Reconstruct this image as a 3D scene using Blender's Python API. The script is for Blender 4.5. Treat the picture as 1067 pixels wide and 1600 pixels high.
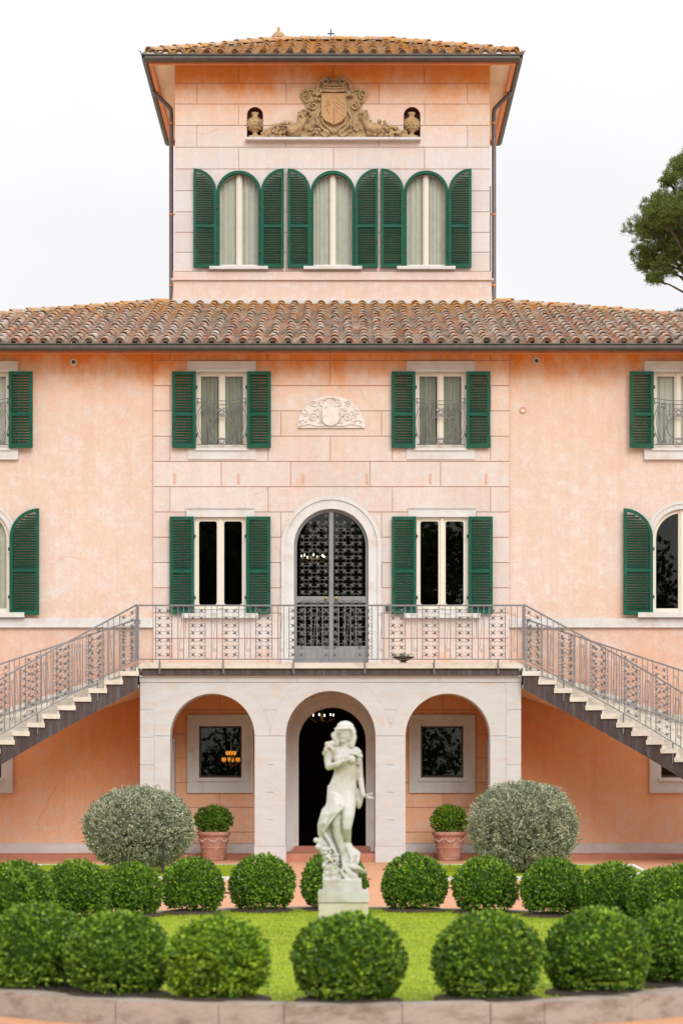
import bpy, bmesh, math, random
import numpy as np
from mathutils import Vector, Matrix, noise
from mathutils.geometry import tessellate_polygon
for _o in list(bpy.data.objects): bpy.data.objects.remove(_o)
R = math.radians; PI = math.pi
SC = bpy.context.scene; COL = SC.collection
# ------------------------------------------------------------------ camera
F = 3400.0; CX = 533.5; HY = 1235.0; CZ = 1.32; CAMX = 0.2; CAMY = -40.0
def PX(px, D): return CAMX + (px - CX) * D / F
def PZ(py, D): return CZ + (HY - py) * D / F
cd = bpy.data.cameras.new('camera'); cam = bpy.data.objects.new('camera', cd); COL.objects.link(cam)
cam.location = (CAMX, CAMY, CZ); cam.rotation_euler = (R(90), 0, 0)
cd.sensor_width = 36; cd.sensor_fit = 'AUTO'; cd.lens = F / 1600 * 36
cd.shift_y = (HY - 800) / 1600; cd.clip_start = 0.5; cd.clip_end = 3000
cd.dof.use_dof = True; cd.dof.focus_distance = 41.5; cd.dof.aperture_fstop = 3.2
SC.camera = cam
# ------------------------------------------------------------------ sky and sun (bright overcast)
SUN_EL, SUN_AZ = 31, 165          # azimuth: direction the light comes from, measured from +Y towards +X
w = bpy.data.worlds.new('World'); SC.world = w; w.use_nodes = True
wn = w.node_tree.nodes; wl = w.node_tree.links; wn.clear()
wo = wn.new('ShaderNodeOutputWorld'); bg = wn.new('ShaderNodeBackground'); bg.inputs['Strength'].default_value = 0.12
sky = wn.new('ShaderNodeTexSky'); sky.sky_type = 'NISHITA'; sky.sun_disc = False
sky.sun_elevation = R(SUN_EL); sky.sun_rotation = R(SUN_AZ); sky.dust_density = 3.0
tc = wn.new('ShaderNodeTexCoord'); sp = wn.new('ShaderNodeSeparateXYZ'); wl.new(tc.outputs['Generated'], sp.inputs[0])
mr = wn.new('ShaderNodeMapRange'); wl.new(sp.outputs['Z'], mr.inputs[0])
mr.inputs[1].default_value = .25; mr.inputs[2].default_value = 1; mr.inputs[3].default_value = 6.8; mr.inputs[4].default_value = 13.5
cmb = wn.new('ShaderNodeCombineColor')
for i, f in enumerate((1.0, 0.985, 0.99)):
    m_ = wn.new('ShaderNodeMath'); m_.operation = 'MULTIPLY'; m_.inputs[1].default_value = f
    wl.new(mr.outputs[0], m_.inputs[0]); wl.new(m_.outputs[0], cmb.inputs[i])
cn = wn.new('ShaderNodeTexNoise'); cn.inputs['Scale'].default_value = 5.0; cn.inputs['Detail'].default_value = 5; wl.new(tc.outputs['Generated'], cn.inputs['Vector'])
cr_w = wn.new('ShaderNodeMapRange'); wl.new(cn.outputs['Fac'], cr_w.inputs[0]); cr_w.inputs[1].default_value = .3; cr_w.inputs[2].default_value = .7; cr_w.inputs[3].default_value = .95; cr_w.inputs[4].default_value = 1.04
cm = wn.new('ShaderNodeVectorMath'); cm.operation = 'SCALE'; wl.new(cmb.outputs[0], cm.inputs[0]); wl.new(cr_w.outputs[0], cm.inputs['Scale'])
mx = wn.new('ShaderNodeMix'); mx.data_type = 'RGBA'; mx.inputs[0].default_value = 0.93
wl.new(sky.outputs[0], mx.inputs[6]); wl.new(cm.outputs[0], mx.inputs[7])
wl.new(mx.outputs[2], bg.inputs['Color']); wl.new(bg.outputs[0], wo.inputs[0])
sd = bpy.data.lights.new('sun', 'SUN'); sd.energy = 1.35; sd.angle = R(32); sd.color = (1.0, 0.985, 0.955)
so = bpy.data.objects.new('sun', sd); COL.objects.link(so)
_d = Vector((math.sin(R(SUN_AZ)) * math.cos(R(SUN_EL)), math.cos(R(SUN_AZ)) * math.cos(R(SUN_EL)), math.sin(R(SUN_EL))))
so.rotation_euler = (-_d).to_track_quat('-Z', 'Y').to_euler()
SC.view_settings.view_transform = 'Standard'; SC.view_settings.look = 'None'
SC.view_settings.exposure = 0.27; SC.view_settings.gamma = 1.0; SC.view_settings.use_curve_mapping = False
SC.cycles.max_bounces = 5; SC.cycles.diffuse_bounces = 3; SC.cycles.glossy_bounces = 3; SC.cycles.use_adaptive_sampling = True; SC.cycles.adaptive_threshold = .01; SC.cycles.adaptive_min_samples = 48; SC.cycles.transparent_max_bounces = 10
try:
    SC.cycles.use_denoising = True; SC.cycles.denoiser = 'OPENIMAGEDENOISE'
except Exception: pass
rnd = random.Random(7)
# ------------------------------------------------------------------ materials
def nodes(name):
    m = bpy.data.materials.new(name); m.use_nodes = True
    nt = m.node_tree; n = nt.nodes; l = nt.links
    return m, n, l, n['Principled BSDF'], n['Material Output']
def posnode(n): return n.new('ShaderNodeNewGeometry').outputs['Position']
def noise_node(n, l, vec, scale, detail=4, rough=0.6):
    t = n.new('ShaderNodeTexNoise'); t.inputs['Scale'].default_value = scale
    t.inputs['Detail'].default_value = detail; t.inputs['Roughness'].default_value = rough
    if vec is not None: l.new(vec, t.inputs['Vector'])
    return t.outputs['Fac']
def ramp(n, l, fac, stops, interp='LINEAR'):
    r = n.new('ShaderNodeValToRGB'); cr = r.color_ramp; cr.interpolation = interp
    while len(cr.elements) > 1: cr.elements.remove(cr.elements[-1])
    cr.elements[0].position = stops[0][0]; c = stops[0][1]; cr.elements[0].color = (*c, 1) if len(c) == 3 else c
    for p, c in stops[1:]:
        e = cr.elements.new(p); e.color = (*c, 1) if len(c) == 3 else c
    l.new(fac, r.inputs[0]); return r.outputs[0]
def mixc(n, l, fac, a, b, mode='MIX'):
    m = n.new('ShaderNodeMix'); m.data_type = 'RGBA'; m.blend_type = mode
    for s, v in ((0, fac), (6, a), (7, b)):
        if isinstance(v, (int, float)): m.inputs[s].default_value = v
        elif isinstance(v, tuple): m.inputs[s].default_value = (*v, 1)
        else: l.new(v, m.inputs[s])
    return m.outputs[2]
def mth(n, l, op, a, b=None, clamp=False):
    m = n.new('ShaderNodeMath'); m.operation = op; m.use_clamp = clamp
    for i, v in enumerate((a, b)):
        if v is None: continue
        if isinstance(v, (int, float)): m.inputs[i].default_value = v
        else: l.new(v, m.inputs[i])
    return m.outputs[0]
def bump(n, l, b, h, strength, dist=0.01):
    k = n.new('ShaderNodeBump'); k.inputs['Strength'].default_value = strength; k.inputs['Distance'].default_value = dist
    l.new(h, k.inputs['Height']); l.new(k.outputs[0], b.inputs['Normal'])
def scaled(n, l, vec, s):
    m = n.new('ShaderNodeMapping'); m.inputs['Scale'].default_value = s; l.new(vec, m.inputs[0]); return m.outputs[0]
def pm(name, c1, c2=None, scale=6, rough=0.7, bstr=0.2, bscale=40, stretch=(1, 1, 1), lo=.35, hi=.65, metal=0, dirt=None, dscale=1.2, spec=0.5):
    m, n, l, b, o = nodes(name); b.inputs['Roughness'].default_value = rough; b.inputs['Metallic'].default_value = metal
    b.inputs['Specular IOR Level'].default_value = spec
    p = posnode(n); c2 = c2 or tuple(x * .82 for x in c1)
    pv = scaled(n, l, p, stretch)
    col = ramp(n, l, noise_node(n, l, pv, scale, 4, .65), [(lo, c1), (hi, c2)])
    if dirt:
        f = ramp(n, l, noise_node(n, l, pv, dscale, 5, .7), [(.5, (0, 0, 0)), (.72, (1, 1, 1))])
        col = mixc(n, l, f, col, dirt)
    l.new(col, b.inputs['Base Color'])
    if bstr: bump(n, l, b, noise_node(n, l, p, bscale, 3, .6), bstr)
    return m
def plaster(chalky=False):
    # lime wash whose pigment has kept its colour under the eaves and below the balcony and washed pale elsewhere
    m, n, l, b, o = nodes('chalky_block_plaster' if chalky else 'lime_plaster'); b.inputs['Roughness'].default_value = .92; b.inputs['Specular IOR Level'].default_value = .2
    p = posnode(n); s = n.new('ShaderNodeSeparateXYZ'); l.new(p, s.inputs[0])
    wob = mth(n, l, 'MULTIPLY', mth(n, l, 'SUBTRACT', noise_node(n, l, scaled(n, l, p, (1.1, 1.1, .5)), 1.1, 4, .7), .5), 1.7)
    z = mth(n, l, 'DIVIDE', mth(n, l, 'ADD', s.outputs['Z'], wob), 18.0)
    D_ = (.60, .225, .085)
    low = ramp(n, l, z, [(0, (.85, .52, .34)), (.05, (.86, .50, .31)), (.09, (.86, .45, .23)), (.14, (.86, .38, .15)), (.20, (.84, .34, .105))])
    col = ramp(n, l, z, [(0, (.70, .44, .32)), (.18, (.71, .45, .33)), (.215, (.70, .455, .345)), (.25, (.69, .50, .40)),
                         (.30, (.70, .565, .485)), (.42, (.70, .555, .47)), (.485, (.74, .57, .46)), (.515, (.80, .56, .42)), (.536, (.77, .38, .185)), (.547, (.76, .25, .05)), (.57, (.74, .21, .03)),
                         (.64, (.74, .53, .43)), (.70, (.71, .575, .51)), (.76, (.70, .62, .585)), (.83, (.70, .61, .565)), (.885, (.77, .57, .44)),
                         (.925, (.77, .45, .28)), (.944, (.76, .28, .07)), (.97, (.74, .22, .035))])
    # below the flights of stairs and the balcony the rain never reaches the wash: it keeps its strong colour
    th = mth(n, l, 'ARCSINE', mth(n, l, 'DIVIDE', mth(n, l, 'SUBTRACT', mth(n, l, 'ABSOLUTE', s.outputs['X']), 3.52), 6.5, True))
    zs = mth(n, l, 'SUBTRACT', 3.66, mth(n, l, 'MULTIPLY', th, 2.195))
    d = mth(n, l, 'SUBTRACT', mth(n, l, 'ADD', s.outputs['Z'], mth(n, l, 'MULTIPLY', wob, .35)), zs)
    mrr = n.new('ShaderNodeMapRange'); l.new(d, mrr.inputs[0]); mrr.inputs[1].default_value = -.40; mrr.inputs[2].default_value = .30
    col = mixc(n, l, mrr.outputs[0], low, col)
    big = noise_node(n, l, p, .9, 5, .72); mid = noise_node(n, l, p, 5.5, 5, .75); fine = noise_node(n, l, p, 34, 2, .7)
    pale = ramp(n, l, mid, [(.47, (0, 0, 0)), (.62, (1, 1, 1))])
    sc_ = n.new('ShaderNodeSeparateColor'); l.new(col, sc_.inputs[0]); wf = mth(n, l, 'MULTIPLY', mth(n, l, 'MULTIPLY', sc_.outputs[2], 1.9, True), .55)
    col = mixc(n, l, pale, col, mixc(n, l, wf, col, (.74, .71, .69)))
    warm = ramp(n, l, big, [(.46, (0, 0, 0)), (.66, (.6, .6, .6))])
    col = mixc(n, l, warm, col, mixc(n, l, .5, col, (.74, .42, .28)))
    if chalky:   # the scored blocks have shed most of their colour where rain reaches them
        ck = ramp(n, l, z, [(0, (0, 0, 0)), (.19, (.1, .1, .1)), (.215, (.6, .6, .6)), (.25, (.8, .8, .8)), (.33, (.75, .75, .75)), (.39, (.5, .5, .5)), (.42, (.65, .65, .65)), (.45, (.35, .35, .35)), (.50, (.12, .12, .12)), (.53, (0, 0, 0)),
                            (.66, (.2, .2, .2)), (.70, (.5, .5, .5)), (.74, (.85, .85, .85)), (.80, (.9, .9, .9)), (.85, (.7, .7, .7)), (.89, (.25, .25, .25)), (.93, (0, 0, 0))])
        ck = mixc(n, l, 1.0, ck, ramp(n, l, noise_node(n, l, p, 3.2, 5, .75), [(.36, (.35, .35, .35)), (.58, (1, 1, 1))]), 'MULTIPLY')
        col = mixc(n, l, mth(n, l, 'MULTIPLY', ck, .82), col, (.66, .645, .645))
    stk = ramp(n, l, noise_node(n, l, scaled(n, l, p, (7, 7, .35)), 1.0, 6, .7), [(.40, (.965, .96, .955)), (.60, (1.01, 1.01, 1.01))])
    col = mixc(n, l, 1.0, col, stk, 'MULTIPLY')
    vo = n.new('ShaderNodeTexVoronoi'); vo.feature = 'DISTANCE_TO_EDGE'; vo.inputs['Scale'].default_value = .42
    wv = n.new('ShaderNodeMix'); wv.data_type = 'VECTOR'; wv.inputs[0].default_value = .16; l.new(p, wv.inputs[4])
    nz = n.new('ShaderNodeTexNoise'); nz.inputs['Scale'].default_value = 2.2; nz.inputs['Detail'].default_value = 6; l.new(p, nz.inputs['Vector']); l.new(nz.outputs['Color'], wv.inputs[5]); l.new(wv.outputs[1], vo.inputs['Vector'])
    ckm = mth(n, l, 'MULTIPLY', ramp(n, l, vo.outputs['Distance'], [(0, (1, 1, 1)), (.0035, (0, 0, 0))]), ramp(n, l, noise_node(n, l, p, .55, 3), [(.57, (0, 0, 0)), (.62, (.38, .38, .38))]))
    col = mixc(n, l, ckm, col, mixc(n, l, .55, col, (.22, .09, .05)))
    fl = ramp(n, l, fine, [(.3, (.93, .93, .93)), (.7, (1.05, 1.04, 1.03))])
    col = mixc(n, l, 1.0, col, fl, 'MULTIPLY')
    oi = n.new('ShaderNodeObjectInfo')
    tint = ramp(n, l, oi.outputs['Random'], [(0, (.955, .94, .93)), (.5, (1, 1, 1)), (1, (1.03, 1.04, 1.05))])
    col = mixc(n, l, 1.0, col, tint, 'MULTIPLY')
    l.new(col, b.inputs['Base Color'])
    hh = mth(n, l, 'ADD', mth(n, l, 'MULTIPLY', mid, .6), fine)
    bump(n, l, b, hh, .35, .012); return m
def tile_mat():
    m, n, l, b, o = nodes('roof_tile'); b.inputs['Roughness'].default_value = .9; b.inputs['Specular IOR Level'].default_value = .2
    p = posnode(n)
    sn = n.new('ShaderNodeVectorMath'); sn.operation = 'SNAP'; l.new(p, sn.inputs[0]); sn.inputs[1].default_value = (.146, .21, 50)
    wh = n.new('ShaderNodeTexWhiteNoise'); l.new(sn.outputs[0], wh.inputs['Vector'])
    col = ramp(n, l, wh.outputs['Value'], [(0, (.43, .19, .11)), (.2, (.53, .31, .21)), (.38, (.36, .26, .20)), (.58, (.50, .39, .30)), (.78, (.25, .195, .16)), (1, (.57, .49, .41))])
    n1 = noise_node(n, l, p, 14, 7, .75); n2 = noise_node(n, l, p, 2.2, 6, .7); n3 = noise_node(n, l, p, 30, 5, .7)
    s = n.new('ShaderNodeSeparateXYZ'); l.new(p, s.inputs[0])
    # lichen grows thickest high on the slopes
    h1 = n.new('ShaderNodeMapRange'); l.new(s.outputs['Z'], h1.inputs[0])
    h1.inputs[1].default_value = 9.9; h1.inputs[2].default_value = 11.8; h1.inputs[3].default_value = -.17; h1.inputs[4].default_value = .03
    f = ramp(n, l, mth(n, l, 'ADD', mth(n, l, 'ADD', mth(n, l, 'MULTIPLY', n1, .62), mth(n, l, 'MULTIPLY', n2, .4)), h1.outputs[0]), [(.50, (0, 0, 0)), (.60, (1, 1, 1))])
    lich = ramp(n, l, n3, [(.35, (.56, .22, .025)), (.6, (.62, .34, .07)), (.7, (.48, .40, .20))])
    g = ramp(n, l, noise_node(n, l, p, 19, 6, .75), [(.52, (0, 0, 0)), (.64, (.85, .85, .85))])
    col = mixc(n, l, g, col, (.42, .40, .36))
    g2 = ramp(n, l, noise_node(n, l, p, 9, 6, .75), [(.55, (0, 0, 0)), (.7, (.8, .8, .8))])
    col = mixc(n, l, g2, col, (.12, .10, .085))
    col = mixc(n, l, f, col, lich)
    l.new(col, b.inputs['Base Color']); bump(n, l, b, n3, .5, .012); return m
def leaf_mat(name, cols, trans=.25, rough=.45):
    m, n, l, b, o = nodes(name); b.inputs['Roughness'].default_value = rough; b.inputs['Specular IOR Level'].default_value = .35
    g = n.new('ShaderNodeNewGeometry')
    col = ramp(n, l, g.outputs['Random Per Island'], [(i / max(1, len(cols) - 1), c) for i, c in enumerate(cols)])
    big = ramp(n, l, noise_node(n, l, g.outputs['Position'], 5, 3), [(.35, (.62, .68, .62)), (.65, (1.25, 1.2, 1.1))])
    col = mixc(n, l, 1.0, col, big, 'MULTIPLY')
    l.new(col, b.inputs['Base Color'])
    t = n.new('ShaderNodeBsdfTranslucent'); l.new(col, t.inputs['Color'])
    ms = n.new('ShaderNodeMixShader'); ms.inputs[0].default_value = trans
    l.new(b.outputs[0], ms.inputs[1]); l.new(t.outputs[0], ms.inputs[2]); l.new(ms.outputs[0], o.inputs[0]); return m
def glass_mat(name='window_glass', tint=(.93, .94, .91), ior=1.36):
    m, n, l, b, o = nodes(name); n.remove(b)
    t = n.new('ShaderNodeBsdfTransparent'); t.inputs['Color'].default_value = (*tint, 1)
    g = n.new('ShaderNodeBsdfGlossy'); g.inputs['Roughness'].default_value = .01; g.inputs['Color'].default_value = (.9, .95, .93, 1)
    f = n.new('ShaderNodeFresnel'); f.inputs['IOR'].default_value = ior
    ms = n.new('ShaderNodeMixShader'); l.new(f.outputs[0], ms.inputs[0]); l.new(t.outputs[0], ms.inputs[1]); l.new(g.outputs[0], ms.inputs[2])
    l.new(ms.outputs[0], o.inputs[0]); return m
def emit(name, c, s):
    m, n, l, b, o = nodes(name); b.inputs['Base Color'].default_value = (*c, 1)
    b.inputs['Emission Color'].default_value = (*c, 1); b.inputs['Emission Strength'].default_value = s; return m
M = {}
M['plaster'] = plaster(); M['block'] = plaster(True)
M['joint'] = pm('plaster_joint', (.62, .33, .235), (.66, .40, .31), 4, .95, .2)
M['trav'] = pm('travertine', (.595, .595, .60), (.55, .54, .53), 2.2, .8, .25, 30, (1, 1, 3.2), dirt=(.60, .50, .42), dscale=2.6, spec=.3)
M['whitestone'] = pm('pale_stone', (.67, .665, .655), (.63, .615, .595), 3, .8, .2, 35, dirt=(.58, .50, .43), dscale=2.5, spec=.3)
M['tread'] = pm('stair_travertine', (.72, .68, .60), (.65, .59, .50), 3, .7, .2, 25, (1, 1, 3), dirt=(.52, .44, .35), dscale=3.5, spec=.3)
M['cream'] = pm('cream_paint', (.74, .69, .585), (.71, .66, .55), 8, .45, .05)
M['green'] = pm('green_paint', (.003, .086, .049), (.003, .074, .041), 9, .5, .06, 60, dirt=(.008, .11, .066), dscale=5, spec=.22)
M['slat'] = pm('green_slat_paint', (.0025, .064, .037), (.0025, .052, .029), 12, .55, .06, 60, spec=.2)
M['glass'] = glass_mat()
M['curtain_white'] = pm('white_curtain', (.70, .69, .65), (.62, .61, .57), 6, .9, .1)
M['curtain_grey'] = pm('grey_green_curtain', (.40, .40, .32), (.27, .28, .21), 7, .9, .1, stretch=(6, 1, .4))
M['iron'] = pm('grey_iron_paint', (.155, .155, .165), (.21, .205, .21), 30, .5, .2, 80, metal=.15)
M['doorgrey'] = pm('grey_door_paint', (.20, .205, .215), (.25, .255, .265), 5, .5, .08)
M['gutter'] = pm('brown_gutter_metal', (.075, .062, .052), (.10, .085, .07), 5, .45, .05, metal=.3)
M['pipe'] = pm('brown_pipe_metal', (.13, .105, .105), (.17, .135, .13), 5, .42, .05, metal=.3)
M['copper'] = pm('weathered_copper', (.052, .030, .030), (.085, .054, .050), 3, .55, .15, 30, (6, 6, .5), metal=.2, dirt=(.10, .125, .13), dscale=2.2)
M['tile'] = tile_mat()
M['soffit'] = pm('soffit_plaster', (.90, .78, .62), (.87, .73, .56), 2, .9, .1)
M['orange_trim'] = pm('orange_trim', (.70, .26, .10), (.62, .22, .09), 4, .8, .1)
M['niche'] = pm('niche_plaster', (.23, .085, .05), (.19, .07, .045), 6, .9, .2)
M['paving'] = pm('terracotta_paving', (.60, .305, .175), (.55, .28, .155), 1.4, .85, .2, 60, dirt=(.46, .25, .17), dscale=6, spec=.25)
M['notch'] = pm('pale_brick_notch', (.70, .44, .34), (.62, .36, .27), 8, .95, .2)
M['step'] = pm('brick_step', (.50, .215, .14), (.42, .175, .115), 5, .85, .2, 40)
M['pot'] = pm('terracotta_pot', (.50, .235, .16), (.42, .19, .13), 7, .85, .25, 40, dirt=(.58, .40, .33), dscale=6)
M['potrelief'] = pm('pale_pot_relief', (.62, .43, .36), (.52, .32, .25), 12, .85, .2)
M['carved'] = pm('weathered_tan_stone', (.42, .275, .14), (.54, .39, .22), 7, .92, .4, 45, dirt=(.20, .145, .10), dscale=4.5, spec=.2)
M['carved_orange'] = pm('ochre_stone', (.56, .335, .165), (.50, .29, .15), 9, .92, .3, 50, spec=.2)
M['reliefwhite'] = pm('white_relief_stone', (.78, .745, .70), (.73, .68, .63), 9, .9, .25, 50, dirt=(.63, .52, .44), dscale=6, spec=.2)
M['marble'] = pm('weathered_marble', (.61, .59, .565), (.55, .53, .495), 5, .65, .25, 60, dirt=(.38, .34, .25), dscale=3.4, spec=.3)
M['pedestal'] = pm('pedestal_stone', (.60, .56, .46), (.52, .48, .37), 4, .8, .25, 40, dirt=(.50, .42, .30), dscale=5, spec=.2)
M['curb'] = pm('curb_travertine', (.42, .36, .305), (.34, .285, .24), 5, .85, .4, 30, (1, 1, 2.5), dirt=(.22, .165, .125), dscale=5, spec=.2)
M['room'] = pm('dark_room', (.040, .028, .022), (.03, .02, .016), 2, .9, 0)
M['soil'] = pm('soil', (.09, .06, .04), (.05, .035, .025), 12, .95, .5)
M['bark'] = pm('bark', (.075, .05, .035), (.13, .095, .07), 9, .95, .6, 20, (1, 1, .25))
M['black'] = pm('black_metal', (.02, .02, .02), (.03, .03, .03), 9, .5, 0)
M['brass'] = pm('brass', (.6, .45, .16), (.5, .36, .12), 9, .35, 0, metal=.8)
M['white_plastic'] = pm('white_plastic', (.75, .75, .73), (.7, .7, .68), 9, .4, 0)
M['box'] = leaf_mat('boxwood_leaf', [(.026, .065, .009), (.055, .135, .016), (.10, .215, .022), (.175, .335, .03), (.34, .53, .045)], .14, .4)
M['box_fresh_toplit'] = leaf_mat('fresh_toplit_boxwood_leaf', [(.045, .10, .010), (.11, .23, .017), (.24, .42, .024), (.42, .60, .04)], .18)
M['grey_leaf'] = leaf_mat('silver_shrub_leaf', [(.13, .16, .09), (.26, .30, .20), (.45, .48, .36), (.68, .70, .57)], .2, .7)
M['pine'] = leaf_mat('pine_needles', [(.075, .115, .022), (.125, .175, .035), (.19, .235, .05), (.23, .22, .06)], .25, .6)
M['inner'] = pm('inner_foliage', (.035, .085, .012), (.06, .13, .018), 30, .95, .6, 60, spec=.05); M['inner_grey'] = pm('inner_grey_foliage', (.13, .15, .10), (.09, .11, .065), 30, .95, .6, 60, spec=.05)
M['tree_leaf'] = leaf_mat('tree_leaf', [(.03, .06, .012), (.06, .11, .02), (.09, .15, .03)], .25)
M['grass'] = leaf_mat('lawn_grass', [(.27, .35, .014), (.33, .42, .017), (.39, .47, .024), (.45, .51, .045)], .3, .6)
M['turf'] = pm('turf', (.26, .34, .01), (.33, .41, .018), 9, .95, .5, 120, dirt=(.11, .20, .02), dscale=3)
M['ground'] = pm('gravel_ground', (.36, .29, .22), (.28, .22, .17), 3, .95, .3, 90)
M['bulb'] = emit('lit_bulb', (1.0, .82, .55), 9)
M['lamp_shade'] = emit('lit_amber_shade', (1.0, .34, .03), .62)
# ------------------------------------------------------------------ mesh building
W = {}
def mk(name, data, parent=None, world=None, local=None, rot=None):
    o = bpy.data.objects.new(name, data); COL.objects.link(o)
    if parent is not None:
        o.parent = parent
        wl_ = W[parent] if world is None and local is None else (Vector(world) if world is not None else W[parent] + Vector(local))
        o.location = wl_ - W[parent]; W[o] = wl_
    else:
        W[o] = Vector(world if world is not None else (0, 0, 0)); o.location = W[o]
    if rot: o.rotation_euler = rot
    return o
def tag(o, label=None, cat=None, group=None, kind=None):
    if label: o['label'] = label
    if cat: o['category'] = cat
    if group: o['group'] = group
    if kind: o['kind'] = kind
    return o
def empty(name, loc, label=None, cat=None, group=None):
    o = mk(name, None, None, loc); o.empty_display_size = .2; return tag(o, label, cat, group)
class MB:
    def __init__(s): s.v = []; s.f = []
    def add(s, vs, fs):
        b = len(s.v); s.v += [tuple(p) for p in vs]; s.f += [tuple(b + i for i in f) for f in fs]; return s
    def box(s, x0, x1, y0, y1, z0, z1):
        return s.add([(x0, y0, z0), (x1, y0, z0), (x1, y1, z0), (x0, y1, z0), (x0, y0, z1), (x1, y0, z1), (x1, y1, z1), (x0, y1, z1)],
                     [(0, 3, 2, 1), (4, 5, 6, 7), (0, 1, 5, 4), (1, 2, 6, 5), (2, 3, 7, 6), (3, 0, 4, 7)])
    def prism(s, outer, y0, y1, holes=(), axis='y'):
        loops = [outer] + list(holes); flat = [p for lp in loops for p in lp]; n = len(flat)
        tris = tessellate_polygon([[Vector((p[0], p[1], 0)) for p in lp] for lp in loops])
        if axis == 'y': mkv = lambda p, t: (p[0], t, p[1])
        elif axis == 'z': mkv = lambda p, t: (p[0], p[1], t)
        else: mkv = lambda p, t: (t, p[0], p[1])
        vs = [mkv(p, y0) for p in flat] + [mkv(p, y1) for p in flat]
        fs = [tuple(t) for t in tris] + [tuple(n + i for i in reversed(t)) for t in tris]
        k = 0
        for lp in loops:
            for i in range(len(lp)):
                a, b_ = k + i, k + (i + 1) % len(lp); fs.append((a, b_, n + b_, n + a))
            k += len(lp)
        return s.add(vs, fs)
    def tube(s, pts, r, seg=6, cap=True, flat=None):
        pts = [Vector(p) for p in pts]; N = len(pts)
        rs = r if isinstance(r, (list, tuple)) else [r] * N
        vs = []; fs = []; up = None
        for i, p in enumerate(pts):
            t = (pts[min(i + 1, N - 1)] - pts[max(i - 1, 0)])
            t = t.normalized() if t.length > 1e-9 else Vector((0, 0, 1))
            if up is None:
                up = Vector((0, 0, 1)) if abs(t.z) < .9 else Vector((0, 1, 0))
            a = t.cross(up)
            if a.length < 1e-6: a = t.cross(Vector((1, 0, 0)))
            a.normalize(); b = a.cross(t).normalized(); up = b
            for k in range(seg):
                an = 2 * PI * (k + .5) / seg
                q = a * math.cos(an) * rs[i] + b * math.sin(an) * rs[i] * (flat or 1)
                vs.append(p + q)
        for i in range(N - 1):
            for k in range(seg):
                k2 = (k + 1) % seg
                fs.append((i * seg + k, i * seg + k2, (i + 1) * seg + k2, (i + 1) * seg + k))
        if cap: fs += [tuple(range(seg - 1, -1, -1)), tuple((N - 1) * seg + k for k in range(seg))]
        return s.add(vs, fs)
    def capsule(s, a, b, ra, rb, seg=10):
        a = Vector(a); b = Vector(b); t = (b - a); L = t.length; t = t / max(L, 1e-9)
        pts = []; rr = []
        for k in range(5):
            an = PI / 2 * (1 - k / 4.0); pts.append(a - t * ra * math.sin(an)); rr.append(max(ra * math.cos(an), ra * .05))
        for k in range(5):
            an = PI / 2 * (k / 4.0); pts.append(b + t * rb * math.sin(an)); rr.append(max(rb * math.cos(an), rb * .05))
        return s.tube(pts, rr, seg)
    def chain(s, pts, rs, seg=10):
        for i in range(len(pts) - 1): s.capsule(pts[i], pts[i + 1], rs[i], rs[i + 1], seg)
        return s
    def ball(s, c, r, nu=8, nv=5, rot=None):
        rx, ry, rz = r if isinstance(r, (tuple, list)) else (r, r, r); vs = []; fs = []
        for j in range(nv + 1):
            th = PI * j / nv
            for i in range(nu):
                ph = 2 * PI * i / nu
                p = Vector((rx * math.sin(th) * math.cos(ph), ry * math.sin(th) * math.sin(ph), rz * math.cos(th)))
                if rot: p.rotate(rot)
                vs.append(p + Vector(c))
        for j in range(nv):
            for i in range(nu):
                i2 = (i + 1) % nu
                q = (j * nu + i, (j + 1) * nu + i, (j + 1) * nu + i2, j * nu + i2)
                fs.append(q)
        return s.add(vs, fs)
    def lathe(s, prof, c=(0, 0, 0), seg=20):
        vs = []; fs = []; n = len(prof)
        for (r, z) in prof:
            for i in range(seg):
                a = 2 * PI * i / seg; vs.append((c[0] + r * math.cos(a), c[1] + r * math.sin(a), c[2] + z))
        for j in range(n - 1):
            for i in range(seg):
                i2 = (i + 1) % seg; fs.append((j * seg + i, j * seg + i2, (j + 1) * seg + i2, (j + 1) * seg + i))
        fs += [tuple(range(seg - 1, -1, -1)), tuple((n - 1) * seg + i for i in range(seg))]
        return s.add(vs, fs)
    def mesh(s, name, mat, off=(0, 0, 0), smooth=False, recalc=True):
        off = Vector(off); me = bpy.data.meshes.new(name)
        me.from_pydata([(p[0] - off[0], p[1] - off[1], p[2] - off[2]) for p in s.v], [], s.f)
        if recalc:
            bm = bmesh.new(); bm.from_mesh(me); bmesh.ops.remove_doubles(bm, verts=bm.verts, dist=1e-6)
            bmesh.ops.recalc_face_normals(bm, faces=bm.faces); bm.to_mesh(me); bm.free()
        if smooth: me.polygons.foreach_set('use_smooth', [True] * len(me.polygons))
        me.materials.append(mat if not isinstance(mat, str) else M[mat]); me.update(); return me
    def build(s, name, mat, parent=None, origin=None, smooth=False):
        o = Vector(origin) if origin is not None else (W[parent] if parent is not None else Vector((0, 0, 0)))
        return mk(name, s.mesh(name, mat, o, smooth), parent, o)
def rect(x0, x1, z0, z1): return [(x0, z0), (x0, z1), (x1, z1), (x1, z0)]
def rrect(x0, x1, z0, z1, r, n=4):
    out = []
    for cx_, cz_, a0 in ((x0 + r, z0 + r, 180), (x1 - r, z0 + r, 270), (x1 - r, z1 - r, 0), (x0 + r, z1 - r, 90)):
        for k in range(n + 1):
            a = R(a0 + 90 * k / n); out.append((cx_ + r * math.cos(a), cz_ + r * math.sin(a)))
    return out
def arch(cx, z0, zs, r, n=20):
    return [(cx - r, z0)] + [(cx - r * math.cos(PI * k / n), zs + r * math.sin(PI * k / n)) for k in range(n + 1)] + [(cx + r, z0)]
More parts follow.
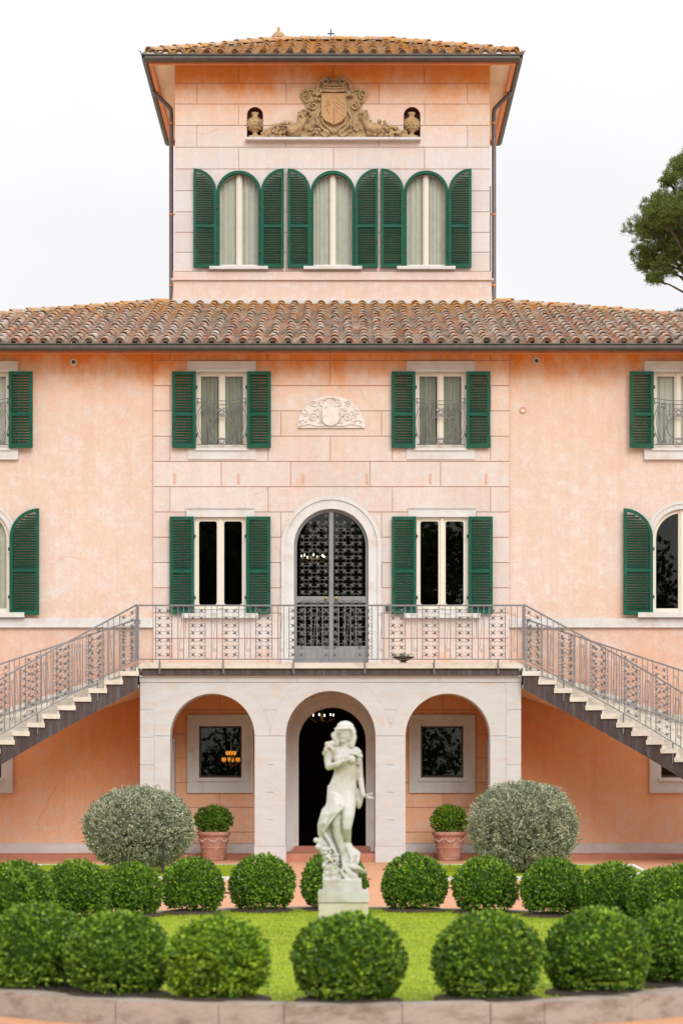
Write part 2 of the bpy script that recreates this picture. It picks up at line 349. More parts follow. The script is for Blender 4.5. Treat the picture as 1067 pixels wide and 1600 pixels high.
def half_arch(cx, z0, zs, r, mw, side, n=12):
    a1 = math.acos(mw / r)
    pts = [(-mw, z0), (-r, z0)] + [(-r * math.cos(a1 * k / n), zs + r * math.sin(a1 * k / n)) for k in range(n + 1)]
    return [(cx + (x if side < 0 else -x), z) for x, z in pts]
class Op:                                   # an opening: rectangle, or round-headed when r is given
    def __init__(s, x0, x1, z0, z1, zs=None): s.x0, s.x1, s.z0, s.z1, s.zs = x0, x1, z0, z1, zs; s.c = (x0 + x1) / 2; s.r = (x1 - x0) / 2
    def at(s, z):
        if z < s.z0 or z > s.z1: return None
        if s.zs is None or z <= s.zs: return s.x0, s.x1
        d = s.r ** 2 - (z - s.zs) ** 2
        if d <= 0: return None
        d = math.sqrt(d); return s.c - d, s.c + d
    def zs_list(s):
        out = [s.z0 - 1e-4, s.z0 + 1e-4, s.z1 - 1e-4, s.z1 + 1e-4]
        if s.zs is not None: out += [s.zs + s.r * math.sin(PI / 2 * k / 14) for k in range(15)]
        return out
    def poly(s): return rect(s.x0, s.x1, s.z0, s.z1) if s.zs is None else arch(s.c, s.z0, s.zs, s.r)
def cut_block(xa, xb, za, zb, ops):
    ov = [o for o in ops if o.x0 < xb and o.x1 > xa and o.z0 < zb and o.z1 > za]
    for o in ov:
        if xa + 1e-4 < o.c < xb - 1e-4: return cut_block(xa, o.c, za, zb, ops) + cut_block(o.c, xb, za, zb, ops)
    if not ov: return [rect(xa, xb, za, zb)]
    zz = sorted({za, zb} | {z for o in ov for z in o.zs_list() if za < z < zb})
    def prof(z):
        l_, r_ = xa, xb
        for o in ov:
            iv = o.at(z)
            if not iv: continue
            if o.c <= xa + 1e-3: l_ = max(l_, iv[1])
            else: r_ = min(r_, iv[0])
        return l_, r_
    runs = []; cur = []
    for z in zz:
        l_, r_ = prof(z)
        if r_ - l_ > .012: cur.append((z, l_, r_))
        else:
            if len(cur) > 1: runs.append(cur)
            cur = []
    if len(cur) > 1: runs.append(cur)
    out = []
    for c in runs:
        if c[-1][0] - c[0][0] < .02: continue
        out.append([(l_, z) for z, l_, r_ in c] + [(r_, z) for z, l_, r_ in reversed(c)])
    return out
def blocks(rows, ops, y0, y1, parent, name='wall_block', gap=.015, mat='block'):
    for za, zb, xs in rows:
        for xa, xb in zip(xs[:-1], xs[1:]):
            for poly in cut_block(xa + gap / 2, xb - gap / 2, za + gap / 2, zb - gap / 2, ops):
                MB().prism(poly, y0, y1).build(name, mat, parent)
# ================================================================== THE SETTING
DF = 42.4; YF = 2.4              # avant-corps face
DT = 47.8; YT = 7.8              # tower face
def zf(py): return PZ(py, DF)
def xf(px): return PX(px, DF)
def zt(py): return PZ(py, DT)
def xt(px): return PX(px, DT)
g = MB(); N = 64
g.prism([(900 * math.cos(2 * PI * k / N), 900 * math.sin(2 * PI * k / N)) for k in range(N)], -.2, -.006, axis='z')
tag(g.build('ground', 'ground'), kind='structure')
tag(MB().prism(rect(-16, 16, -60, 2.3), -.15, 0, axis='z').build('pavement', 'paving'), kind='structure')
# raised walk along the house foot
tag(MB().prism(rect(-13, 13, 1.5, 2.44), -.1, .10, axis='z').build('house_walkway', 'step'), kind='structure')
# ================================================================== VILLA
V = empty('villa', (0, 2.4, 0), 'pink three-storey villa with central tower, green shutters and terracotta tiled roofs', 'villa')
AW = 3.467                        # half width of avant-corps
# ---- openings (front plane Y = 2.4)
UPX = 2.13; LOX = 2.157; SUX = 6.756; SLX = 6.84; GX = 2.157
uz0, uz1 = zf(700), zf(581); lz0, lz1 = zf(952), zf(808)
def upper_ops(cx): return (Op(cx - .48, cx + .48, uz0, uz1), Op(cx - .665, cx + .665, zf(718), zf(566)))
def lower_ops(cx): return (Op(cx - .495, cx + .495, lz0, lz1), Op(cx - .66, cx + .66, zf(958), zf(794)))
uops = {cx: upper_ops(cx) for cx in (-UPX, UPX, -SUX, SUX)}
lops = {cx: lower_ops(cx) for cx in (-LOX, LOX)}
sr = .575; szs = zf(841)
slops = {cx: (Op(cx - sr, cx + sr, zf(958), szs + sr, szs), Op(cx - sr - .135, cx + sr + .135, zf(958), szs + sr + .135, szs)) for cx in (-SLX, SLX)}
gz0, gz1 = zf(1215), zf(1134.5)
gops = {cx: (Op(cx - .415, cx + .415, gz0, gz1), Op(cx - .63, cx + .63, zf(1238), zf(1118))) for cx in (-GX, GX, -SLX, SLX)}
dr = .725; dzs = zf(853)          # balcony door
dop = (Op(-dr, dr, 3.66, dzs + dr, dzs), Op(-dr - .235, dr + .235, 3.66, dzs + dr + .235, dzs))
er = .655; ezs = PZ(1105, DF) - er # ground door
eop = (Op(-er + .02, er + .02, .12, ezs + er, ezs), Op(-er - .27 + .02, er + .27 + .02, .12, ezs + er + .27, ezs))
allops = list(uops.values()) + list(lops.values()) + list(slops.values()) + list(gops.values()) + [dop, eop]
inner = [a for a, b in allops]; outer = [b for a, b in allops]
def grow(o, e):
    return arch(o.c, o.z0 - e, o.zs, o.r + e) if o.zs is not None else rect(o.x0 - e, o.x1 + e, o.z0 - e, o.z1 + e)
ZTOP = 10.0
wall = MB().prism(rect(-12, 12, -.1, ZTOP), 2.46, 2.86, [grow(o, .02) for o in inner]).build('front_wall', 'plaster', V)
back = MB(); back.box(-12, -11.6, 2.86, 17.4, -.1, ZTOP); back.box(11.6, 12, 2.86, 17.4, -.1, ZTOP); back.box(-12, 12, 17.4, 17.8, -.1, ZTOP)
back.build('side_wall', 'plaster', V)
rm = MB(); rm.box(-11.6, 11.6, 2.87, 8.0, 3.38, 3.5); rm.box(-11.6, 11.6, 2.87, 8.0, 7.15, 7.25); rm.box(-11.6, 11.6, 8.0, 8.1, -.1, 10.0)
rm.box(-11.6, 11.6, 2.87, 8, -.1, .11); rm.box(-11.6, 11.6, 2.87, 8, 9.94, 10.0)
for x in (-3.3, 3.2): rm.box(x, x + .12, 2.87, 8, .1, 10)
rm.build('interior_room', 'room', V)
# ---- rusticated avant-corps
inA = [o for o in inner if abs(o.c) < AW]; outA = [o for o in outer if abs(o.c) < AW]
av = MB().prism(rect(-AW, AW, 3.5, ZTOP), 2.42, 2.458, [grow(o, .015) for o in inA if o.z0 > 3.5]).build('avant_corps_wall', 'joint', V)
xm = [xf(p) for p in (266, 419, 516, 613, 766)]; xb_ = [xf(p) for p in (346, 454, 578, 688)]; xtop = [xf(p) for p in (266, 346, 419, 516, 612, 688, 766)]
P = .4925; z0 = zf(563); rows = [(z0, ZTOP, [-AW] + xtop + [AW])]
mids = {4: xb_, 0: [xf(516)], 1: [xf(266), xf(766)], 2: [xf(439), xf(596)], 3: xm}
for k in range(13):
    za, zb = z0 - (k + 1) * P, z0 - k * P
    if zb < 3.6: break
    rows.append((max(za, 3.5), zb, [-AW] + (mids.get(k) or (xm[:2] + xm[3:] if k % 2 else [xf(290), xf(439), xf(596), xf(744)])) + [AW]))
lun_r = .655; lunz = zf(669)
lop = Op(-lun_r + .0, lun_r + .0, lunz, lunz + lun_r, lunz)
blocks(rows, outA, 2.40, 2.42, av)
# little brick notches of the frieze row
for px in (273, 373, 473.5, 573, 672, 759):
    MB().box(xf(px) - .022, xf(px) + .022, 2.39, 2.405, zf(756), zf(740)).build('brick_notch', 'notch', av)
# ground floor blocks inside the portico
gv = MB().prism(rect(-3.1, 3.1, .1, 3.4), 2.42, 2.458, [grow(o, .015) for o in inA if o.z0 < 3.4]).build('portico_back_wall', 'joint', V)
gz = [.285, .507, .99, 1.472, 1.946, 2.415, 2.89, 3.37]
rows = []
for i, (a, b) in enumerate(zip(gz[:-1], gz[1:])):
    xs = [-3.1, xf(344), 0, xf(692), 3.1] if i in (2, 6, 0) else [-3.1, -1.2, 1.2, 3.1]
    rows.append((a, b, xs))
blocks(rows, [o for o in outA if o.z0 < 3.4], 2.40, 2.42, gv)
# base trim and string course
bt = MB()
for xa, xb2 in ((-12, -eop[1].r + .02), (eop[1].r + .02, 12)):
    bt.box(xa, xb2, 2.36, 2.45, .09, .285); bt.box(xa, xb2, 2.335, 2.37, .09, .20)
bt.build('base_trim', 'whitestone', V)
sc_ = MB()
for s in (-1, 1):
    a, b = sorted((s * (AW + .004), s * 12)); sc_.box(a, b, 2.41, 2.47, zf(980), zf(966)); sc_.box(a, b, 2.385, 2.43, zf(980.5), zf(978))
sc_.build('string_course', 'whitestone', V)
# ---- windows
def curtain(mb, x0, x1, z0, z1, y, amp=.02, waves=5, zt_fn=None):
    n = 44; vs = []; fs = []; ph = rnd.uniform(0, 6); waves = waves * rnd.uniform(.8, 1.3)
    for i in range(n + 1):
        u = i / n; x = x0 + (x1 - x0) * u
        top = zt_fn(x) if zt_fn else z1
        yy = y + amp * math.sin(u * waves * 2 * PI + ph + 1.3 * math.sin(u * 7 + ph)) + amp * .5 * math.sin(u * waves * 4.3 * PI + 1)
        vs += [(x, yy, z0), (x, yy + amp * .4 * math.sin(u * 9), (z0 + top) / 2), (x, yy, top)]
    for i in range(n): fs += [(3 * i, 3 * i + 3, 3 * i + 4, 3 * i + 1), (3 * i + 1, 3 * i + 4, 3 * i + 5, 3 * i + 2)]
    mb.add(vs, fs)
def window(op, sur, y, style, cur=None, ft=.075, mw=.085, mat='cream', y_in=.09):
    cx = op.c; wn_ = mk('window', None, V, (cx, y, op.z0)); f = MB()
    if op.zs is None:
        gz0_, gz1_ = op.z0 + ft + .02, op.z1 - ft
        rr = .045 if style == 'lower' else .006
        hs = [rrect(op.x0 + ft, cx - mw / 2 - .02, gz0_, gz1_, rr), rrect(cx + mw / 2 + .02, op.x1 - ft, gz0_, gz1_, rr)]
    else:
        hs = [half_arch(cx, op.z0 + ft + .03, op.zs, op.r - ft, mw / 2 + .02, -1), half_arch(cx, op.z0 + ft + .03, op.zs, op.r - ft, mw / 2 + .02, 1)]
    f.prism(grow(op, .004), y + y_in, y + y_in + .06, hs)
    f.box(cx - mw * .32, cx + mw * .32, y + y_in - .03, y + y_in + .01, op.z0 + .02, op.z1 - .012)
    f.build('window_frame', mat, wn_)
    for i, h in enumerate(hs):
        xs = [p[0] for p in h]; zs = [p[1] for p in h]
        MB().box(min(xs) - .01, max(xs) + .01, y + y_in + .03, y + y_in + .036, min(zs) - .01, max(zs) + .01 if op.zs is None else max(zs)).build('pane', 'glass', wn_)
        if cur:
            c = MB(); fn = None
            if op.zs is not None: fn = lambda x, op=op: op.zs + math.sqrt(max(0, op.r ** 2 - (x - op.c) ** 2))
            xa, xb = (op.x0, cx + .01) if i == 0 else (cx - .01, op.x1)
            if style == 'gap':
                if i == 0: xa, xb = op.x0, op.x0 + .22
            if cur == 'curtain_grey':
                if i == 0: xa = op.x0 + .06 + .0
                xa, xb = (xa, xb - .10) if i == 0 else (xa + .05, xb - .02)
            curtain(c, xa, xb, op.z0, op.z1, y + y_in + .105, .018, 4 + i, fn); o = c.build('curtain', cur, wn_, smooth=True)
    return wn_
def surround(op, outer_poly, y, wn_, proud=.025, deep=.20, mat='whitestone', fillet=True):
    MB().prism(outer_poly, y - proud, y + deep, [grow(op, 0)]).build('surround', mat, wn_)
def grille_mb(w_, h_):
    # wrought window guard, origin at the bottom middle
    m = MB(); r = .0085
    def T(pts, rr=r): m.tube([(p[0], p[2] if len(p) > 2 else 0, p[1]) for p in pts], rr, 5)
    def arc(cx, cz, rad, a0, a1, n=14, sx=1.0): return [(cx + sx * rad * math.cos(R(a0 + (a1 - a0) * k / n)), cz + rad * math.sin(R(a0 + (a1 - a0) * k / n))) for k in range(n + 1)]
    def spiral(cx, cz, r0, a0, turn, s=1, n=14): return [(cx + s * r0 * (1 - .75 * k / n) * math.cos(R(a0 + turn * k / n)), cz + r0 * (1 - .75 * k / n) * math.sin(R(a0 + turn * k / n))) for k in range(n + 1)]
    sag = lambda x, z: z - .05 * (1 - (2 * x / w_) ** 2)
    for z in (h_, h_ - .075): T([(x, sag(x, z)) for x in [w_ * (k / 12 - .5) for k in range(13)]])
    T([(-w_ / 2, .03), (w_ / 2, .03)]); 
    T(arc(0, .36, .235, 0, 360, 28), .009); T(arc(0, .36, .215, 0, 360, 28), .005)
    T(arc(0, .10, .055, 0, 360, 14)); T(arc(0, .655, .05, 0, 360, 14)); T(arc(-.05, .70, .035, 0, 360, 10)); T(arc(.05, .70, .035, 0, 360, 10))
    for s in (-1, 1):
        T([(s * .30, .06), (s * .30, h_ - .14)]); T([(s * .275, .06), (s * .275, h_ - .14)], .006)
        T([(s * .18, .60), (s * .18, h_ - .12)]); T([(s * .18, .03), (s * .18, .14)]); T([(s * .09, .03), (s * .09, .11)])
        T(spiral(s * .30, .075, .07, 90, 500, s)); T(spiral(s * .30, h_ - .16, .06, -90, -480, s))
        bow = [(s * (w_ / 2 - .02 - .0 + .045 * math.sin(PI * k / 12) - .085 * (1 - math.sin(PI * k / 12))), .04 + (h_ - .13) * k / 12, -.07 * math.sin(PI * k / 12)) for k in range(13)]
        T(bow); T([(p[0] - s * .05, p[1], p[2]) for p in bow], .006)
        T([(s * .22, .48), (s * .235, .56), (s * .16, .62), (s * .09, .63)])
        T([(s * w_ / 2, h_), (s * w_ / 2, h_ - .12)], .013)
    return m.mesh('window_grille', 'iron', smooth=True)
GRILLE = grille_mb(.94, .93)
def hinges_for(sh, s, h, w_):
    for z in (h * .2, h * .82): mk('hinge', HINGE, sh, local=(s * -.016, .01, z))
HINGE = MB().box(-.02, .02, -.02, .03, -.03, .03).mesh('hinge', 'black')
LATCH = MB().box(-.008, .008, -.02, 0, -.05, .05).box(-.014, .014, -.03, -.018, -.014, .014).mesh('latch', 'black')
SH = {}
def shutter_mesh(w_, h_, rr):
    # hinge at x=0, extends to +x; with rr the top is a quarter arch that is tall at the free edge
    key = (round(w_, 3), round(h_, 3), rr)
    if key in SH: return SH[key]
    st = .062; m = MB(); mid = h_ * (.44 if not rr else .42)
    if rr:
        zs = h_ - rr
        arcp = lambda r_, n=14: [(w_ - r_ * math.cos(PI / 2 * k / n) * (w_ / rr if False else 1), zs + r_ * math.sin(PI / 2 * k / n)) for k in range(n + 1)]
        r_in = rr - st
        outer_ = [(0, 0), (0, zs)] + [((w_ - rr) + rr - rr * math.cos(PI / 2 * k / 14) if k else 0, zs + rr * math.sin(PI / 2 * k / 14)) for k in range(15)][1:] + [(w_, 0)]
        top_hole = [(st, mid + st / 2), (st, zs)] + [(w_ - (w_ - st) * math.cos(PI / 2 * k / 12), zs + r_in * math.sin(PI / 2 * k / 12)) for k in range(13)]
        top_hole = [p for p in top_hole if p[0] <= w_ - st]; 
        zt_ = zs + r_in * math.sqrt(max(0, 1 - ((st) / (w_ - st)) ** 2))
        top_hole += [(w_ - st, zt_), (w_ - st, mid + st / 2)]
    else:
        outer_ = rect(0, w_, 0, h_); top_hole = rect(st, w_ - st, mid + st / 2, h_ - st)
    low_hole = rect(st, w_ - st, st * 1.3, mid - st / 2)
    m.prism(outer_, -.045, 0, [low_hole, top_hole])
    fm = m.mesh('shutter', 'green')
    slats = []; pitch = .0497
    def width_at(z):
        if not rr or z < h_ - rr: return st, w_ - st
        t = (z + .02 - (h_ - rr)) / (rr - st)
        if t >= .99: return None
        return max(st, w_ - (w_ - st) * math.sqrt(max(0, 1 - t * t))), w_ - st
    for za, zb in ((st * 1.3, mid - st / 2), (mid + st / 2, h_ - st)):
        n = int((zb - za) / pitch); p = (zb - za) / n
        for k in range(n):
            z = za + (k + .5) * p; wa = width_at(z)
            if wa and wa[1] - wa[0] > .04: slats.append((z, wa[0], wa[1]))
    SH[key] = (fm, slats); return SH[key]
SLAT = {}
def slat_mesh(L):
    L = round(L, 2)
    if L not in SLAT:
        m = MB(); m.add([(0, -.038, -.010), (0, -.034, -.019), (0, -.004, .010), (0, -.008, .019)] + [(L, -.038, -.010), (L, -.034, -.019), (L, -.004, .010), (L, -.008, .019)],
                        [(0, 1, 2, 3), (7, 6, 5, 4), (0, 4, 5, 1), (1, 5, 6, 2), (2, 6, 7, 3), (3, 7, 4, 0)])
        SLAT[L] = m.mesh('slat', 'slat')
    return SLAT[L]
def shutter(x, y, z, side, w_, h_, rr=None, parent=None, open_=None):
    # side +1: opens to the right of its hinge, -1: to the left (mirrored by rotating the leaf half a turn would flip it, so scale)
    fm, slats = shutter_mesh(w_, h_, rr)
    o = mk('shutter', fm, V, (x, y, z)); o.scale = (side, 1, 1)
    a = rnd.uniform(.4, 2.2) if open_ is None else open_
    o.rotation_euler = (0, 0, -side * R(a))
    for (sz, xa, xb) in slats:
        s = bpy.data.objects.new('slat', slat_mesh(xb - xa)); COL.objects.link(s); s.parent = o; s.location = (xa, 0, sz)
    for zz in (h_ * .17, h_ * (.80 if not rr else .62)):
        s = bpy.data.objects.new('hinge', HINGE); COL.objects.link(s); s.parent = o; s.location = (-.01, -.01, zz)
    s = bpy.data.objects.new('latch', LATCH); COL.objects.link(s); s.parent = o; s.location = (w_ - .03, -.045, h_ * .27 if side < 0 else h_ * .26)
    return o
for cx, (op, sur) in uops.items():
    wn_ = window(op, sur, YF, 'upper', 'curtain_grey' if abs(cx) < 5 else 'curtain_white', ft=.07)
    surround(op, rect(sur.x0, sur.x1, sur.z0, sur.z1), YF, wn_)
    b = MB(); b.prism(rect(sur.x0 - .0, sur.x1 + .0, sur.z1 - .05, sur.z1 + .012), YF - .05, YF - .0255)
    b.prism(rect(cx - .53, cx + .53, op.z0 - .055, op.z0 - .004), YF - .055, YF - .0255)
    b.prism(rect(cx - .53, cx + .53, op.z0 - .004, op.z1 + .04), YF - .042, YF - .0255, [rect(cx - .48, cx + .48, op.z0 - .0, op.z1)])
    b.build('moulding', 'whitestone', wn_)
    mk('window_grille', GRILLE, wn_, (cx, YF - .03, op.z0 + .035))
    for s in (-1, 1): shutter(cx + s * .495, YF - .055, op.z0 - .01, s, .465, op.z1 - op.z0 + .0)
for cx, (op, sur) in lops.items():
    wn_ = window(op, sur, YF, 'lower', None, ft=.075, mw=.1, y_in=.05)
    surround(op, rect(sur.x0, sur.x1, sur.z0, sur.z1), YF, wn_)
    b = MB(); b.prism(rect(sur.x0, sur.x1, sur.z1 - .012, sur.z1 + .014), YF - .05, YF - .0255)
    b.prism(rect(cx - .535, cx + .535, op.z0 - .004, op.z1 + .045), YF - .042, YF - .0255, [rect(cx - .495, cx + .495, op.z0, op.z1)])
    b.build('moulding', 'whitestone', wn_)
    MB().box(cx - .74, cx + .74, YF - .14, YF + .06, zf(966), zf(959)).build('window_sill', 'whitestone', wn_)
    for s in (-1, 1): shutter(cx + s * .505, YF - .055, zf(960), s, .475, zf(808) - zf(960))
for cx, (op, sur) in slops.items():
    wn_ = window(op, sur, YF + .06, 'lower', 'curtain_white' if cx < 0 else None, ft=.07, mw=.1, y_in=.05)
    surround(op, arch(cx, sur.z0, sur.zs, sur.r), YF + .06, wn_, .035)
    MB().prism(arch(cx, sur.z0, sur.zs, sur.r + .012), YF + .005, YF + .026, [arch(cx, sur.z0 - .01, sur.zs, sur.r - .04)]).build('moulding', 'whitestone', wn_)
    MB().box(cx - .88, cx + .88, YF - .10, YF + .1, zf(965), zf(957.5)).build('window_sill', 'whitestone', wn_)
    for s in (-1, 1): shutter(cx + s * (sr + .012), YF - .005, zf(961), s, sr, szs + sr - zf(961), sr, open_=3 if s < 0 else 1.5)
for cx, (op, sur) in gops.items():
    y = YF if abs(cx) < 5 else YF + .06
    wn_ = mk('window', None, V, (cx, y, op.z0))
    MB().prism(grow(op, .004), y + .10, y + .15, [rrect(op.x0 + .035, op.x1 - .035, op.z0 + .04, op.z1 - .035, .006)]).build('window_frame', 'bark', wn_)
    MB().box(op.x0 + .03, op.x1 - .03, y + .12, y + .126, op.z0 + .03, op.z1 - .03).build('pane', 'glass', wn_)
    surround(op, rect(sur.x0, sur.x1, sur.z0, sur.z1), y, wn_, .03)
    b = MB(); b.prism(rect(sur.x0 - .012, sur.x1 + .012, sur.z0 - .012, sur.z1 + .012), y - .05, y - .0305, [rect(sur.x0 + .055, sur.x1 - .055, sur.z0 + .055, sur.z1 - .055)])
    b.build('moulding', 'whitestone', wn_)
    MB().box(op.x0 - .05, op.x1 + .05, y - .06, y + .08, op.z0 - .075, op.z0 - .006).build('window_sill', 'whitestone', wn_)
# small round vents
for px, py, m_ in ((115, 565, 'whitestone'), (838, 563, 'whitestone'), (817, 640, 'joint')):
    v = MB(); a = [(xf(px) + .065 * math.cos(2 * PI * k / 16), zf(py) + .065 * math.sin(2 * PI * k / 16)) for k in range(16)]
    v.prism(a, 2.43, 2.47, [[(xf(px) + .04 * math.cos(2 * PI * k / 12), zf(py) + .04 * math.sin(2 * PI * k / 12)) for k in range(12)]])
    o = v.build('wall_vent', m_, V)
    MB().prism([(xf(px) + .042 * math.cos(2 * PI * k / 12), zf(py) + .042 * math.sin(2 * PI * k / 12)) for k in range(12)], 2.448, 2.468).build('vent_mesh', 'gutter' if m_ != 'joint' else 'soffit', o)
MB().box(xf(602.5), xf(609), 2.33, 2.40, zf(955), zf(945)).build('socket_box', 'black', V)
# ---- lunette relief
ln = MB().prism([(lun_r * math.cos(PI * k / 24), lunz + .62 * math.sin(PI * k / 24)) for k in range(25)], 2.355, 2.405).build('lunette_relief', 'reliefwhite', V)
def lz(zx, zy): return (xf(460 + zx / 8.89), zf(600 + zy / 8.89))
def reltube(mb, pts, r, y=2.345): mb.tube([(lz(*p)[0], y, lz(*p)[1]) for p in pts], r, 6)
sh_ = MB(); cx_, cz_ = lz(500, 470)
sh_.prism([lz(*p) for p in ((385, 330), (385, 520), (430, 570), (500, 590), (570, 570), (615, 520), (615, 330), (560, 355), (500, 300), (440, 355))], 2.30, 2.36).build('relief_shield', 'reliefwhite', ln)
rs = MB(); rr_ = random.Random(3)
for s in (-1, 1):
    mir = lambda p: (500 + s * (p[0] - 500), p[1])
    def spir(cx, cy, r0, a0, turn, n=20): return [mir((cx + r0 * (1 - .8 * k / n) * math.cos(R(a0 + turn * k / n)), cy + r0 * (1 - .8 * k / n) * math.sin(R(a0 + turn * k / n)))) for k in range(n + 1)]
    reltube(rs, spir(735, 465, 65, 180, 600), .016); reltube(rs, spir(745, 280, 45, 200, 560), .012); reltube(rs, spir(860, 400, 55, 90, 480), .012)
    reltube(rs, [mir(p) for p in ((560, 590), (680, 585), (800, 560), (900, 580), (940, 600))], .014)
    reltube(rs, [mir(p) for p in ((620, 520), (645, 480), (640, 400), (660, 340), (700, 360), (730, 390))], .016)
    reltube(rs, [mir(p) for p in ((560, 235), (610, 215), (650, 250), (640, 300), (600, 320))], .015)
    reltube(rs, [mir(p) for p in ((830, 530), (880, 505), (935, 520), (910, 545))], .012); reltube(rs, spir(640, 525, 30, 0, 500), .012)
    for k in range(16):
        a = rr_.uniform(8, 80); q = rr_.uniform(.55, .9)
        p = (500 + s * 450 * q * math.cos(R(a)), 620 - 430 * q * math.sin(R(a)))
        rs.ball((lz(*p)[0], 2.352, lz(*p)[1]), (rr_.uniform(.02, .045), .018, rr_.uniform(.015, .03)), 7, 4, Matrix.Rotation(rr_.uniform(0, 3), 3, 'Y'))
reltube(rs, [(395, 345), (440, 370), (500, 300), (560, 370), (605, 345)], .014, 2.325); reltube(rs, [(440, 515), (480, 540), (520, 540), (560, 515)], .01, 2.325)
reltube(rs, [(430, 215), (470, 195), (530, 195), (570, 215)], .02)
rs.build('relief_scrolls', 'reliefwhite', ln, smooth=True)
# ---- balcony door
D_ = mk('balcony_door', None, V, (0, 2.5, 3.66)); op, sur = dop
MB().prism(arch(0, 3.66, dzs, sur.r), YF - .03, YF + .16, [grow(op, 0)]).build('surround', 'whitestone', D_)
MB().prism(arch(0, 3.66, dzs, sur.r + .012), YF - .06, YF - .031, [arch(0, 3.65, dzs, sur.r - .06)]).build('moulding', 'whitestone', D_)
YD = YF + .10
fr = MB(); mw = .045; ft = .055; zb0 = zf(1009); zl0, zl1 = zf(941), zf(931)
fr.prism(arch(0, 3.66, dzs, dr + .004), YD, YD + .06, [half_arch(0, zl1, dzs, dr - ft, mw, -1), half_arch(0, zl1, dzs, dr - ft, mw, 1),
         rect(-dr + ft, -mw, zb0, zl0), rect(mw, dr - ft, zb0, zl0)])
fr.box(-.035, .035, YD - .025, YD + .01, 3.68, dzs + dr - .03)
for s in (-1, 1): fr.box(*sorted((s * (dr - ft - .02), s * (mw + .01))), YD - .012, YD + .005, 3.70, zb0 - .03)
fr.build('door_frame', 'doorgrey', D_)
MB().box(-dr + .02, dr - .02, YD + .03, YD + .036, zb0 - .02, dzs + dr - .02).build('pane', 'glass', D_)
for s in (-1, 1): MB().lathe([(.005, -.03), (.028, -.022), (.034, 0), (.028, .022), (.005, .03)], (s * .10, YD - .05, zf(934)), 12).build('door_knob', 'brass', D_, smooth=True)
def star(mb, mp, s, h, L=.071, nrm=.006):
    for a, q in ((38, 1), (142, 1), (90, .72)):
        a = R(a + 14 * math.sin(s * 91 + h * 57)); d = (math.cos(a), math.sin(a)); e = (-d[1], d[0]); l = L * q; wd = .0120
        pts = [mp(s - d[0] * l, h - d[1] * l, 0), mp(s + e[0] * wd, h + e[1] * wd, 0), mp(s + d[0] * l, h + d[1] * l, 0), mp(s - e[0] * wd, h - e[1] * wd, 0), mp(s, h, -nrm * 2.5), mp(s, h, nrm * 2.5)]
        mb.add(pts, [(0, 1, 4), (1, 2, 4), (2, 3, 4), (3, 0, 4), (1, 0, 5), (2, 1, 5), (3, 2, 5), (0, 3, 5)])
def cscroll(mb, mp, s, h, wd, ht, up, r=.0045):
    # flattened C joining two stars
    pts = []
    for k in range(11):
        a = R(-10 + 200 * k / 10); pts.append(mp(s + wd * math.cos(a), h + up * ht * math.sin(a), 0))
    mb.tube(pts, r, 4)
def star_field(mb, mp, cols, h0, h1, rows, inside=None, r=.0045):
    ph = (h1 - h0) / rows
    for i, c in enumerate(cols):
        for j in range(rows):
            h = h0 + (j + .5) * ph
            if inside and not inside(c, h): continue
            star(mb, mp, c, h)
    for i in range(len(cols) - 1):
        c = (cols[i] + cols[i + 1]) / 2; wd = (cols[i + 1] - cols[i]) * .43
        for j in range(rows + 1):
            h = h0 + j * ph
            if inside and not (inside(c, h - .06) and inside(c, h + .06)): continue
            if (i + j) % 2 == 0:
                if j < rows: cscroll(mb, mp, c, h + .014, wd * .8, .030, 1, r)
                if j > 0: cscroll(mb, mp, c, h - .014, wd * .8, .030, -1, r)
for s in (-1, 1):
    gm = MB(); mp = lambda a, h, n: (a, YD - .015 + n, h)
    cols = [s * (mw + .06 + k * .152) for k in range(4)]
    if s < 0: cols = cols[::-1]
    ins = lambda c, h: (h < dzs or (abs(c) / (dr - ft - .03)) ** 2 + ((h - dzs) / (dr - ft - .03)) ** 2 < 1)
    star_field(gm, mp, cols, zl1 + .01, dzs + dr - .06, 12, ins); gm.build('door_grille', 'iron', D_)
    gm = MB(); star_field(gm, mp, cols, zb0 + .01, zl0 + .08, 6); gm.build('lower_door_grille', 'iron', D_)
MB().box(-1.05, 1.05, 2.18, 2.5, 3.655, 3.70).box(-.8, .8, 2.3, 2.5, 3.70, 3.715).build('door_step', 'step', D_)
# ---- ground doorway
E_ = mk('entrance_doorway', None, V, (0, 2.5, .1)); op, sur = eop
MB().prism(arch(op.c, .1, op.zs, sur.r), YF - .02, YF + .30, [grow(op, 0)]).build('surround', 'whitestone', E_)
MB().prism(arch(op.c, .1, op.zs, sur.r + .012), YF - .055, YF - .021, [arch(op.c, .09, op.zs, sur.r - .10)]).build('moulding', 'whitestone', E_)
MB().box(-.72, .76, 2.15, 2.75, .10, .235).build('threshold', 'step', E_)
# ================================================================== PORTICO
PH = 3.5; pz = 2.322
aops = [Op(-2.947, -1.395, -.05, pz + .776, pz), Op(1.375, 2.928, -.05, pz + .776, pz), Op(-.825, .825, -.05, pz + .825, pz)]
port = MB().prism(rect(-PH + .02, PH - .02, -.05, 3.43), .012, .50, [o.poly()[1:-1] + [(o.x1, -.02), (o.x0, -.02)] for o in aops])
port = port.build('portico', 'trav', V)
MB().box(-PH + .03, PH - .03, .5, 2.39, 3.30, 3.42).build('portico_ceiling', 'soffit', port)
for s in (-1, 1):
    MB().box(*sorted((s * 3.1, s * 3.46)), .5, 2.44, -.05, 3.3).build('portico_side_wall', 'plaster', port)
    MB().box(*sorted((s * 3.02, s * 3.1)), 2.0, 2.40, .1, 2.32).build('pilaster', 'trav', port)
